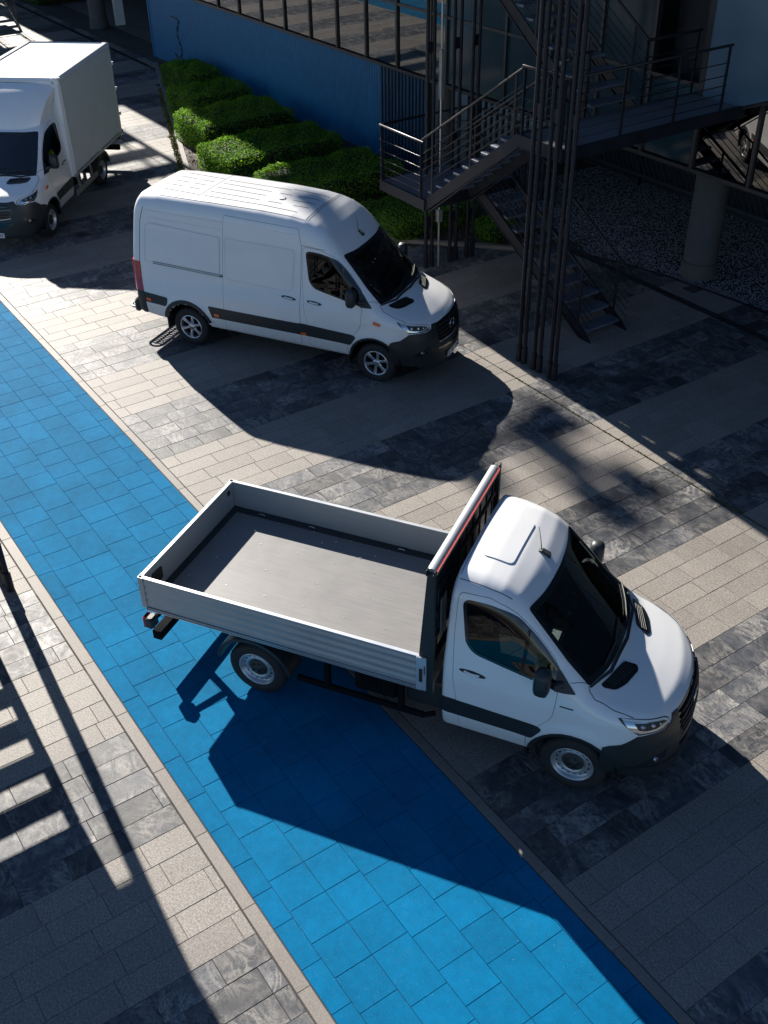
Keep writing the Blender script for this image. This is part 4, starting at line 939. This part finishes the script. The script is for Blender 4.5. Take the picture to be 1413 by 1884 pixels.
def mk():
    flight(s3, -44.75, 0, -48.0, 1.95, 12.45, 13.4, 11); landing(s3, -49.3, -48.0, 11.3, 13.5, 1.95, [[(-48, 11.3), (-49.3, 11.3), (-49.3, 13.5), (-48, 13.5)]]); flight(s3, -48.0, 1.95, -45.5, 3.75, 11.3, 12.2, 10)
    posts(s3, [(-45.0, 11.1), (-44.87, 11.1), (-44.5, 11.1), (-44.37, 11.1), (-49.1, 12.4), (-49.1, 12.54)], 7)
local(s3, mk, -46, 12.8)

# ================================================================ VEHICLES
def dup(o, parent):
    c = o.copy(); COL.objects.link(c); c.parent = parent
    for ch in list(o.children): dup(ch, c)
    return c
FC = make_F(False); FV = make_F(True)
def edge_tube(mb, pts, r, n=6): mb.tube(pts, r, n)

# ---------------- dropside pickup truck
pk = empty('pickup_truck', (-5.497, 6.410, 0), .56838, 'white single cab truck with an open grey aluminium dropside bed, parked across the blue path', 'truck')
build_front(pk, FC, False)
CAB = list(pk.children)
antenna(pk, -.70, .03, 2.20, back=-.02)
patch('roof_hatch', 'paint', pk, FC, 'T', fillet([(-1.235, -.40, .06), (-.925, -.375, .06), (-.91, .375, .06), (-1.235, .40, .06)]), .010, .012, (), .06)
ribbons('roof_seam', 'gap', pk, FC, [('T', [(-1.335, -.72), (-1.345, 0), (-1.335, .72)], False, .006)], .0015)
ribbons('rain_channel', 'gap', pk, FC, [('T', [(-1.38, -.765), (-1.0, -.765), (-.80, -.755)], False, .008)], .0015, mirror=True)
patch('model_badge', 'black', pk, FC, 'R', [(-.184, 1.172), (-.184, 1.187), (-.047, 1.185), (-.047, 1.170)], .003, .002, (), .05)
for ax, t in ((0, 1), (-3.665, 1)):
    for sd in (-1, 1): make_wheel(pk, ax, sd*.945, 'steel', sd)
XR, XF, HW, ZB, ZT, ZF = -5.004, -1.638, 1.034, .955, 1.374, 1.005
mb = MB(); mb.box(XR+.03, XF, -HW+.03, HW-.03, ZF-.03, ZF); mb.build('bed_floor', 'floor', pk)
mb = MB()
for x0, x1, y0, y1 in ((XR+.02, XF, -HW+.005, -HW+.045), (XR+.02, XF, HW-.045, HW-.005), (XR+.005, XR+.045, -HW+.045, HW-.045)): mb.box(x0, x1, y0, y1, ZB-.06, ZF+.004)
mb.build('bed_frame', 'black', pk)
for sd in (-1, 1):
    for k in (0, .026): mb = MB(); a_, b_ = sorted((sd*(HW+.014), sd*(HW-.004))); mb.box(XR+.05, XF+.02, a_, b_, ZB-.020-k, ZB-.012-k); mb.build('trim_rail', 'alurail', pk)
mb = MB(); mb.box(XR+.045, XF, HW-.14, HW-.045, ZF+.0015, ZF+.004); mb.box(XR+.045, XF, -HW+.045, -HW+.14, ZF+.0015, ZF+.004); mb.box(XR+.045, XR+.12, -HW+.14, HW-.14, ZF+.0015, ZF+.004); mb.build('floor_edge_strip', 'black', pk)
def board(parent, p0, p1, inward, name):
    """board standing between p0 and p1 (xy), outer face ribbed"""
    d = np.array(p1)-np.array(p0); L_ = np.linalg.norm(d); d = d/L_; n = -np.array(inward, float); th = .028; prof = []
    for t in np.linspace(0, 1, 41):
        z = ZB+t*(ZT-ZB); rib = .010*(.5-.5*math.cos(2*math.pi*4.3*t)) if .04 < t < .93 else 0
        prof.append((rib if t < .93 else .010, z))
    v = []; 
    for base in (np.array(p0), np.array(p1)):
        v += [(*(base+n*o_), z) for o_, z in prof]
        v += [(*(base-n*th), ZT), (*(base-n*th), ZB)]
    m = len(prof)+2; mb = MB(); mb.add(v, [(i, i+1, m+i+1, m+i) for i in range(len(prof)-1)], True)
    mb.add(v, [(len(prof)-1, len(prof), m+len(prof), m+len(prof)-1), (len(prof), m-1, 2*m-1, m+len(prof)), (m-1, 0, m, 2*m-1), tuple(range(m)), tuple(range(2*m-1, m-1, -1))])
    o = mb.build(name, 'alu', parent)
    tr = MB(); a = np.array(p0)+n*.011; b = np.array(p1)+n*.011; a2 = np.array(p0)-n*(th+.002); b2 = np.array(p1)-n*(th+.002)
    tr.add([(*a, ZT-.006), (*b, ZT-.006), (*b2, ZT-.006), (*a2, ZT-.006), (*a, ZT+.003), (*b, ZT+.003), (*b2, ZT+.003), (*a2, ZT+.003)], [(4, 5, 6, 7), (0, 1, 5, 4), (3, 7, 6, 2), (0, 4, 7, 3), (1, 2, 6, 5)]); tr.build('top_rail', 'alurail', o)
    inn = MB(); q0 = np.array(p0)-n*(th+.001)+d*.01; q1 = np.array(p1)-n*(th+.001)-d*.01; inn.add([(*q0, ZF+.01), (*q1, ZF+.01), (*q1, ZT-.01), (*q0, ZT-.01)], [(0, 1, 2, 3)]); inn.build('inner_skin', 'alui', o)
    return o
sbr = board(pk, (XR+.03, -HW), (XF+.03, -HW), (0, 1), 'side_board')
sbl = board(pk, (XR+.03, HW), (XF+.03, HW), (0, -1), 'side_board')
tg = board(pk, (XR, -HW+.03), (XR, HW-.03), (1, 0), 'tailgate')
for sd in (-1, 1):
    mb = MB(); mb.box(XR-.012, XR+.05, sd*(HW+.013)-.004, sd*(HW+.013)+.004, ZB-.01, ZT+.004); mb.box(XR-.016, XR-.008, sd*(HW-.03)-.04, sd*(HW-.03)+.04, ZB-.01, ZT+.004); mb.build('corner_bracket', 'alurail' if False else 'alu', pk)
    mb = MB(); mb.bbox(XF-.035, XF+.075, sd*(HW+.016)-.010, sd*(HW+.016)+.010, ZB-.03, ZT+.0, .004); lp = mb.build('latch_post', 'alurail', pk)
    mb = MB(); mb.box(XF+.0, XF+.035, sd*(HW+.028)-.003, sd*(HW+.028)+.003, ZB+.09, ZB+.27); mb.box(XF+.052, XF+.062, sd*(HW+.028)-.003, sd*(HW+.028)+.003, ZB+.20, ZB+.32); mb.build('latch', 'gap', lp)
mb = MB(); x = XR+.034
mb.prism([(y, z) for y, z in fillet([(-.88, 1.12), (-.66, 1.10), (-.66, 1.27), (-.86, 1.28)], .03)], x, x+.006, 'x'); mb.box(x, x+.006, -.99, -.94, 1.19, 1.24); mb.box(x, x+.006, .86, .92, 1.24, 1.30); mb.build('tailgate_latch', 'gap', tg)
rv = MB(); 
for y in (-.88, -.42, .42, .88):
    for x in np.linspace(XR+.22, XF-.15, 7): rv.tube([(x, y, ZF), (x, y, ZF+.003)], .009, 8)
for x in np.linspace(XR+.35, XF-.35, 5): rv.tube([(x, 0, ZF), (x, 0, ZF+.003)], .009, 8)
for x, y in ((-3.6, .72), (-3.45, .80), (-2.9, .72), (-3.05, .62)): rv.tube([(x, y, ZF), (x, y, ZF+.004)], .015, 8)
rv.build('floor_rivets', 'rivet', pk)
for x in (-4.55, -3.85, -2.65, -1.95):
    for sd in (-1, 1): mb = MB(); mb.tube([(x-.04, sd*(HW-.09), ZF+.006), (x-.03, sd*(HW-.09), ZF+.016), (x+.03, sd*(HW-.09), ZF+.016), (x+.04, sd*(HW-.09), ZF+.006)], .006, 6); mb.build('lashing_ring', 'rivet', pk)
# headboard
hb = MB(); ZH = 2.44; hb.box(-1.56, -1.50, -HW+.07, HW-.07, ZF, ZF+.30)
hbo = hb.build('headboard', 'black', pk)
for sd in (-1, 1):
    mb = MB(); mb.prism([(-1.655, 1.36), (-1.50, 1.36), (-1.50, ZH+.01), (-1.575, ZH+.01)], sd*(HW-.035)-.030, sd*(HW-.035)+.030, 'y'); mb.box(-1.58, -1.50, sd*(HW-.035)-.03, sd*(HW-.035)+.03, ZB-.08, 1.36)
    mb.box(-1.590, -1.580, sd*(HW-.035)-.03, sd*(HW-.035)+.03, ZH-.01, ZH+.055); mb.box(-1.508, -1.498, sd*(HW-.035)-.03, sd*(HW-.035)+.03, ZH-.01, ZH+.055); mb.build('side_post', 'cladd', hbo)
mb = MB(); mb.tube([(-1.555, -HW+.065, ZH-.01), (-1.555, HW-.065, ZH-.01)], .058, 16); mb.build('top_tube', 'alurail', hbo)
mb = MB(); mb.box(-1.502, -1.490, -HW+.065, HW-.065, ZH+.012, ZH+.024); mb.build('red_seal', 'redseal', hbo)
mb = MB(); mb.box(-1.540, -1.532, -HW+.04, HW-.04, ZB+.0, ZH-.03); mb.build('dark_panel', 'frit', hbo)
for y in np.linspace(-.86, .86, 9):
    mb = MB(); mb.beam((-1.53, y, ZF+.3), (-1.53, y, ZH-.06), .012, .03, (0, 1, 0)); mb.build('grille_bar', 'steelblk', hbo)
for z in (1.55, 1.85, 2.15): mb = MB(); mb.beam((-1.53, -.96, z), (-1.53, .96, z), .02, .05); mb.build('cross_bar', 'steelblk', hbo)
for y in (-.80, -.70): mb = MB(); mb.box(-1.505, -1.495, y-.03, y+.03, 1.5, 2.0); mb.build('load_plate', 'silver', hbo)
# chassis and things below the bed
mb = MB()
for y in (-.42, .42): mb.beam((-4.95, y, .80), (-.9, y, .72), .08, .18)
for x in (-4.7, -4.1, -3.3, -2.6, -1.9): mb.beam((x, -.95, .90), (x, .95, .90), .06, .07)
mb.build('chassis_frame', 'chassis', pk)
mb = MB(); mb.tube([(-3.665, -.75, .352), (-3.665, .75, .352)], .06, 10); mb.tube([(-3.665, -.15, .352), (-3.665, .15, .352)], .15, 10); mb.build('rear_axle', 'chassis', pk)
mb = MB(); mb.bbox(-2.95, -1.75, -.36, .75, .38, .68, .03); mb.build('battery_case', 'chassis', pk)
mb = MB(); mb.bbox(-2.45, -1.95, -.92, -.45, .50, .80, .03)
for k in range(7): mb.box(-2.36+.05*k, -2.335+.05*k, -.932, -.918, .60, .72)
mb.build('side_box', 'chassis', pk)
mb = MB(); mb.bbox(-1.86, -1.45, -.86, -.4, .50, .86, .02); mb.build('tank_cover', 'black', pk)
for sd in (-1, 1):
    mb = MB(); y = sd*.96; mb.beam((-3.12, y, .46), (-1.62, y, .46), .035, .07); mb.tube([(-1.62, y, .46), (-1.50, y*.97, .50)], .03, 6)
    for x in (-2.75, -1.88): mb.beam((x, y, .46), (x, y*.97, .9), .05, .08)
    mb.build('side_guard', 'chassis', pk)
    fd = MB(); n = 22; pts0 = [(-3.665+.475*math.cos(R(a)), .40+.44*math.sin(R(a))) for a in np.linspace(8, 172, n)]; th = .03
    v = [(x, sd*yy, z) for yy in (.70, 1.0) for x, z in pts0]; fd.add(v, [(i, i+1, n+i+1, n+i) for i in range(n-1)], True)
    pts1 = [(-3.665+.425*math.cos(R(a)), .40+.395*math.sin(R(a))) for a in np.linspace(8, 172, n)]; v = [(x, sd*1.0, z) for x, z in pts0]+[(x, sd*1.0, z) for x, z in pts1]; fd.add(v, [(i, i+1, n+i+1, n+i) for i in range(n-1)])
    v = [(x, sd*yy, z) for yy in (.70, 1.0) for x, z in pts1]; fd.add(v, [(i, i+1, n+i+1, n+i) for i in range(n-1)], True); fd.build('mudguard', 'cladd', pk, fix=False)
    mb = MB(); mb.bbox(-5.10, -5.0, sd*.90-.075, sd*.90+.075, .52, .67, .02); tl = mb.build('tail_light', 'black', pk); mb = MB(); mb.bbox(-5.135, -5.10, sd*.90-.07, sd*.90+.07, .52, .67, .015); mb.build('tail_lens', 'red', tl)
    for x in (-3.18, -1.72): mb = MB(); mb.bbox(x-.045, x+.045, sd*.985-.012, sd*.985+.012, .895, .925, .005); mb.build('side_marker', 'orange', pk)
    for x in (-4.25, -2.55): mb = MB(); mb.bbox(x-.05, x+.05, sd*.93-.03, sd*.93+.03, .80, .89, .02); mb.build('lashing_bracket', 'silver', pk)
mb = MB(); mb.beam((-5.0, -.92, .40), (-5.0, .92, .40), .11, .12); mb.beam((-5.0, -.42, .40), (-4.8, -.42, .8), .06, .08); mb.beam((-5.0, .42, .40), (-4.8, .42, .8), .06, .08); mb.beam((-5.05, -.9, .60), (-4.93, -.4, .66), .03, .05); mb.beam((-5.05, .9, .60), (-4.93, .4, .66), .03, .05); mb.build('underrun_bar', 'chassis', pk)

# ---------------- panel van
vn = empty('panel_van', (-13.884, 9.676, 0), .55367, 'white high roof panel van with alloy wheels parked in front of the hedges', 'van')
build_front(vn, FV, True)
antenna(vn, -.66, .0, 2.215, back=-.02, ln=.26)
for ax in (0, -3.665):
    for sd in (-1, 1): make_wheel(vn, ax, sd*.950, 'alloy', sd)
SD = fillet([(-2.885, .47), (-2.885, .9), (-2.855, 1.5), (-2.835, 2.0), (-2.815, 2.50, .02), (-1.40, 2.46, .02), (-1.335, 2.2), (-1.345, 1.6), (-1.375, 1.2), (-1.385, .47)], .02, 3)
for mir in (False, True):
    if not mir:
        d = patch('sliding_door', 'paint', vn, FV, 'R', SD, .0035, .012, (), .06, mir)
        patch('door_recess', 'paint', d, FV, 'R', fillet([(-2.80, 1.43), (-2.80, 2.13, .03), (-1.46, 2.12, .08), (-1.50, 1.46, .1), (-1.60, 1.40)], .03), .006, .0025, (), .06, mir)
        hout = [(-1.58+.142*math.cos(t), 1.292+.030*math.sin(t)-.075*(.142*math.cos(t))) for t in np.linspace(0, 2*math.pi, 20, endpoint=False)]
        patch('handle_recess', 'black', d, FV, 'R', hout, .008, .006, (), .05, mir)
        mb = MB(); q = lift(FV, [(-1.66, 1.30), (-1.58, 1.296), (-1.50, 1.286)], 'R'); q[:, 1] -= np.array([.012, .030, .012]); mb.tube([tuple(v) for v in q], [.012, .015, .012], 8); mb.build('handle', 'paint', d)
        rl = patch('door_rail', 'black', vn, FV, 'R', [(-4.287, 1.476), (-4.283, 1.522), (-2.862, 1.487), (-2.868, 1.441)], .006, .01, (), .06)
        patch('rail_insert', 'alu', rl, FV, 'R', [(-4.27, 1.500), (-4.27, 1.518), (-2.875, 1.483), (-2.875, 1.465)], .012, .006, (), .06)
    patch('side_recess', 'paint', vn, FV, 'R', fillet([(-4.45, 1.50, .03), (-4.40, 2.13, .08), (-4.32, 2.185, .08), (-2.90, 2.12, .02), (-2.93, 1.46, .02)], .03) if not mir else fillet([(-4.45, 1.50, .03), (-4.40, 2.13, .08), (-4.32, 2.185, .08), (-1.5, 2.12, .05), (-1.55, 1.46, .05)], .03), .004, .003, (), .06, mir)
    patch('side_strip', 'cladd', vn, FV, 'R', fillet([(-3.15, .655), (-3.22, .86, .03), (-1.395, .858), (-1.395, .652)], .006, 3), .010, .012, (), .05, mir)
    patch('side_strip', 'cladd', vn, FV, 'R', fillet([(-4.54, .729), (-4.545, .915), (-4.05, .875, .05), (-4.10, .70, .05)], .006, 3), .010, .012, (), .05, mir)
    patch('arch_trim', 'cladd', vn, FV, 'R', arc(-3.675, .37, .525, 168, 20)+arc(-3.675, .37, .452, 18, 172), .009, .03, (), .04, mir)
    mf = MB(); sd = 1 if mir else -1; mf.box(-4.15, -4.12, sd*.96 if sd > 0 else -.96, sd*.66 if sd > 0 else -.66, .26, .62); mf.build('mud_flap', 'black', vn)
    mf = MB(); mf.box(-.505, -.48, min(sd*.95, sd*.75), max(sd*.95, sd*.75), .28, .62); mf.build('mud_flap', 'black', vn)
    tlp = patch('tail_light', 'red', vn, FV, 'R', fillet([(-4.70, 1.475), (-4.565, 1.48), (-4.552, 1.1), (-4.548, .935), (-4.72, .935)], .01), .008, .012, (), .04, mir)
    mb = MB(); pts = [(-4.775, .93), (-4.745, 1.47)]; mb.prism([(sd*.93, .935), (sd*.74, .935), (sd*.78, 1.47), (sd*.90, 1.47)], -4.785, -4.74, 'x'); mb.build('tail_light', 'red', vn)
    for x, z in ((-4.457, .79), (-3.05, .72)): patch('side_marker', 'orange', vn, FV, 'R', fillet([(x-.05, z-.028), (x+.05, z-.033), (x+.05, z+.023), (x-.05, z+.028)], .02), .022, .012, (), .05, mir)
    patch('side_marker', 'orange', vn, FV, 'R', fillet([(-1.37, .665), (-1.27, .66), (-1.27, .71), (-1.37, .715)], .02), .024, .012, (), .05, mir)
    patch('turn_lamp', 'orange', vn, FV, 'R', fillet([(-.015, 1.085), (.115, 1.065), (.12, 1.115), (-.01, 1.145)], .015), .008, .01, (), .05, mir)
    patch('rear_corner_bumper', 'cladd', vn, FV, 'R', fillet([(-4.70, .50), (-4.70, .93), (-4.552, .93), (-4.54, .50)], .02), .012, .012, (), .05, mir)
ribbons('side_shut_lines', 'gap', vn, FV, [('R', SD, True, .010), ('R', [(-4.535, .5), (-4.55, .9), (-4.566, 1.5), (-4.50, 2.2), (-4.43, 2.44)], False, .010), ('R', [(-1.36, 2.20), (-1.31, 2.215), (-.9, 2.19)], False, .006)], .0018)
for mir_ in (0,): ribbons('recess_edge_shade', 'crease_shade', vn, FV, [('R', fillet([(-4.45, 1.50, .03), (-4.40, 2.13, .08), (-4.32, 2.185, .08), (-2.90, 2.12, .02), (-2.93, 1.46, .02)], .03), True, .014), ('R', fillet([(-2.80, 1.43), (-2.80, 2.13, .03), (-1.46, 2.12, .08), (-1.50, 1.46, .1), (-1.60, 1.40)], .03), True, .014)], .0075)  # edge shading of the recesses, painted as flat grey outlines
ribbons('body_crease_shade', 'crease_shade', vn, FV, [('R', [(-4.41, 2.40), (-1.42, 2.37)], False, .012), ('R', [(-4.35, 2.28), (-1.4, 2.24)], False, .008)], .003, mirror=True)  # shading of the upper body lines, painted in the same grey
rr = [(-4.34, -.42, -3.46, -.50), (-4.34, -.20, -3.94, -.235), (-3.82, -.245, -3.57, -.27), (-4.32, 0, -3.94, -.03), (-3.83, -.035, -3.56, -.06), (-4.33, .23, -3.93, .18), (-3.81, .17, -3.54, .14), (-4.30, .43, -3.45, .35),
      (-3.35, -.51, -1.56, -.53), (-3.35, -.305, -2.37, -.34), (-3.34, -.09, -2.37, -.125), (-3.34, .13, -2.37, .08), (-3.34, .31, -2.1, .30), (-2.21, -.34, -1.96, -.33), (-2.19, .07, -1.97, .08), (-1.74, -.32, -1.47, -.27), (-1.86, .08, -1.47, .12), (-2.09, .36, -1.38, .35), (-1.84, -.12, -1.46, -.07)]
for a, b, c, d in rr: ribbons('roof_groove', 'gap', vn, FV, [('T', [(a, b), (c, d)], False, .014)], .003)
ribbons('roof_seam', 'gap', vn, FV, [('T', [(-3.43, -.66), (-3.43, .66)], False, .009), ('T', [(-1.33, -.66), (-1.34, 0), (-1.33, .66)], False, .010), ('T', [(-1.29, -.66), (-1.30, 0), (-1.29, .66)], False, .007)], .002)
ribbons('rain_channel', 'gap', vn, FV, [('T', [(-4.45, -.665), (-3.4, -.685), (-1.33, -.675)], False, .008)], .002, mirror=True)
mb = MB(); t = np.linspace(R(200), R(340), 10); c0 = lift(FV, [(-2.065, -.12)], 'T')[0]; mb.tube([(c0[0]+.07*math.cos(a+1.2), c0[1]+.07*math.sin(a+1.2), c0[2]+.004) for a in t], .006, 5); mb.build('roof_mark', 'gap', vn)
mb = MB(); mb.bbox(-4.84, -4.72, -.98, .98, .47, .72, .04); mb.build('rear_bumper', 'cladd', vn)
sp = MB(); yy = .79
cap = [( -4.965+.135*math.cos(a), -.66+.135*math.sin(a)) for a in np.linspace(math.pi, 2*math.pi, 10)]+[(-4.965+.135*math.cos(a), .66+.135*math.sin(a)) for a in np.linspace(0, math.pi, 10)]
ring = cap+[cap[0]]; sp.tube([(a, b, .46) for a, b in ring], .022, 6, False)
for y in np.linspace(-.68, .68, 22): sp.box(-5.09, -4.84, y-.011, y+.011, .445, .465)
sp.box(-4.975, -4.955, -.72, .72, .44, .46)
for y in (-.4, .4): sp.beam((-4.84, y, .46), (-4.6, y, .48), .05, .04)
sp.build('rear_step', 'silver', vn)
plate(vn, 'S MV 528E', 1.040, .405)
mb = MB(); mb.tube([(-4.80, .05, 1.55), (-4.86, .05, 1.60)], .025, 8); mb.build('rear_camera', 'chrome', vn)
mb = MB(); mb.box(-4.5, .3, -.5, .5, .36, .46); mb.build('underbody', 'chassis', vn); mb = MB(); mb.tube([(-3.665, -.75, .352), (-3.665, .75, .352)], .06, 10); mb.build('rear_axle', 'chassis', vn)

# ---------------- box truck
tk = empty('box_truck', (-23.877, 6.123, 0), -.71568, 'white box body truck with a roof deflector, partly cut off by the left edge', 'truck')
for o in CAB: dup(o, tk)
WBT = 3.43
for ax in (0, -WBT):
    for sd in (-1, 1): make_wheel(tk, ax, sd*.945, 'steel', sd)
bx0, bx1, bh, bz0, bz1 = -4.82, -1.36, 1.075, .88, 3.02
mb = MB(); mb.bbox(bx0+.02, bx1-.02, -bh+.02, bh-.02, bz0+.02, bz1-.02, .02); bx = mb.build('cargo_box', 'paint2', tk)
for sd in (-1, 1):
    mb = MB(); mb.prism([(bx1-.16, sd*bh), (bx1-.10, sd*(bh+.006)), (bx1-.03, sd*(bh-.03)), (bx1+.0, sd*(bh-.10)), (bx1, sd*(bh-.16)), (bx1-.02, sd*(bh-.16)), (bx1-.16, sd*(bh-.02))][::sd], bz0-.02, bz1); mb.build('corner_profile', 'paint', bx)
    mb = MB(); pr = [(bh*sd, bz1-.12), (sd*(bh+.005), bz1-.06), (sd*(bh-.04), bz1+.005), (sd*(bh-.14), bz1+.012), (sd*(bh-.14), bz1-.02), (sd*(bh-.02), bz1-.12)]; mb.prism(pr, bx0, bx1-.02, 'x'); mb.build('roof_profile', 'paint', bx)
    mb = MB(); mb.box(bx0, bx1, sd*bh-.008*0-.01, sd*bh+.01, bz0-.03, bz0+.03); mb.build('bottom_rail', 'alu', bx)
mb = MB(); mb.prism([(bx1-.14, bz1+.012), (bx1-.04, bz1+.005), (bx1+.0, bz1-.06), (bx1, bz1-.12), (bx1-.02, bz1-.12), (bx1-.14, bz1-.02)], -bh+.1, bh-.1, 'y'); mb.build('roof_profile', 'paint', bx)
mb = MB(); mb.bbox(bx0-.03, bx0+.03, -bh, bh, bz0-.02, bz1+.01, .02); rd = mb.build('rear_frame', 'alurail', bx)
mb = MB()
for z in (1.3, 1.9, 2.5):
    for sd in (-1, 1): mb.box(bx0-.06, bx0-.01, sd*(bh-.02)-.03, sd*(bh-.02)+.05*sd+.0, z, z+.08)
mb.build('rear_hinges', 'alurail', bx)
sh_ = [(-.60, 2.13, .70), (-.63, 2.25, .74), (-.73, 2.45, .80), (-.90, 2.66, .87), (-1.10, 2.82, .93), (-1.32, 2.93, .96)]; v = []; nn = 17
for x, z, hwid in sh_:
    for s_ in np.linspace(-1, 1, nn): v.append((x-.16*abs(s_)**3, s_*hwid, z-.02*s_*s_))
mb = MB(); mb.add(v, [(i*nn+j, i*nn+j+1, (i+1)*nn+j+1, (i+1)*nn+j) for i in range(len(sh_)-1) for j in range(nn-1)], True)
for sd, j in ((-1, 0), (1, nn-1)):
    e = [v[i*nn+j] for i in range(len(sh_))]; b = [(-1.34, sd*min(hw_+.05, .98), z) for (_, z, hw_) in sh_]; m = len(e); mb.add(e+b, [(i, i+1, m+i+1, m+i) for i in range(m-1)])
mb.build('roof_deflector', 'paint', tk)
mb = MB(); 
for y in (-.42, .42): mb.beam((-4.75, y, .74), (-.9, y, .72), .08, .18)
mb.tube([(-WBT, -.75, .352), (-WBT, .75, .352)], .06, 10); mb.build('chassis_frame', 'chassis', tk)
for sd in (-1, 1):
    mb = MB(); y = sd*.97; mb.beam((-2.98, y, .42), (-1.55, y, .42), .03, .12); mb.build('side_guard', 'silver', tk)
    for x in (-2.7, -1.85): mb = MB(); mb.beam((x, y*.98, .45), (x, y*.93, .86), .06, .04); mb.build('guard_strut', 'silver', tk)
    fd = MB(); n = 18; pts0 = [(-WBT+.455*math.cos(R(a)), .38+.43*math.sin(R(a))) for a in np.linspace(8, 176, n)]; v = [(x, sd*yy_, z) for yy_ in (.70, 1.0) for x, z in pts0]; fd.add(v, [(i, i+1, n+i+1, n+i) for i in range(n-1)], True)
    pts1 = [(-WBT+.41*math.cos(R(a)), .38+.385*math.sin(R(a))) for a in np.linspace(8, 176, n)]; v = [(x, sd*1.0, z) for x, z in pts0]+[(x, sd*1.0, z) for x, z in pts1]; fd.add(v, [(i, i+1, n+i+1, n+i) for i in range(n-1)]); fd.build('mudguard', 'black', tk, fix=False)
    for x in (-3.0, -1.6): mb = MB(); mb.bbox(x-.04, x+.04, sd*1.03-.01, sd*1.03+.01, .83, .86, .004); mb.build('side_marker', 'orange', tk)
    mb = MB(); mb.bbox(-5.0, -4.86, sd*.82-.14, sd*.82+.14, .66, .80, .02); mb.build('tail_light', 'black', tk)
    patch('turn_lamp', 'orange', tk, FC, 'R', fillet([(-.015, 1.085), (.115, 1.065), (.12, 1.115), (-.01, 1.145)], .015), .008, .01, (), .05, sd > 0)
mb = MB(); mb.beam((-4.95, -.9, .45), (-4.95, .9, .45), .1, .12); mb.beam((-4.95, -.42, .5), (-4.7, -.42, .74), .06, .06); mb.beam((-4.95, .42, .5), (-4.7, .42, .74), .06, .06); mb.bbox(-5.02, -4.8, .7, 1.04, .84, .90, .01); mb.build('underrun_bar', 'chassis', tk)
mb = MB(); mb.bbox(-2.6, -1.7, -.7, .7, .36, .66, .03); mb.build('side_box', 'chassis', tk)
plate(tk, 'S MV 338E', 1.040, .36)
bpy.context.view_layer.update()
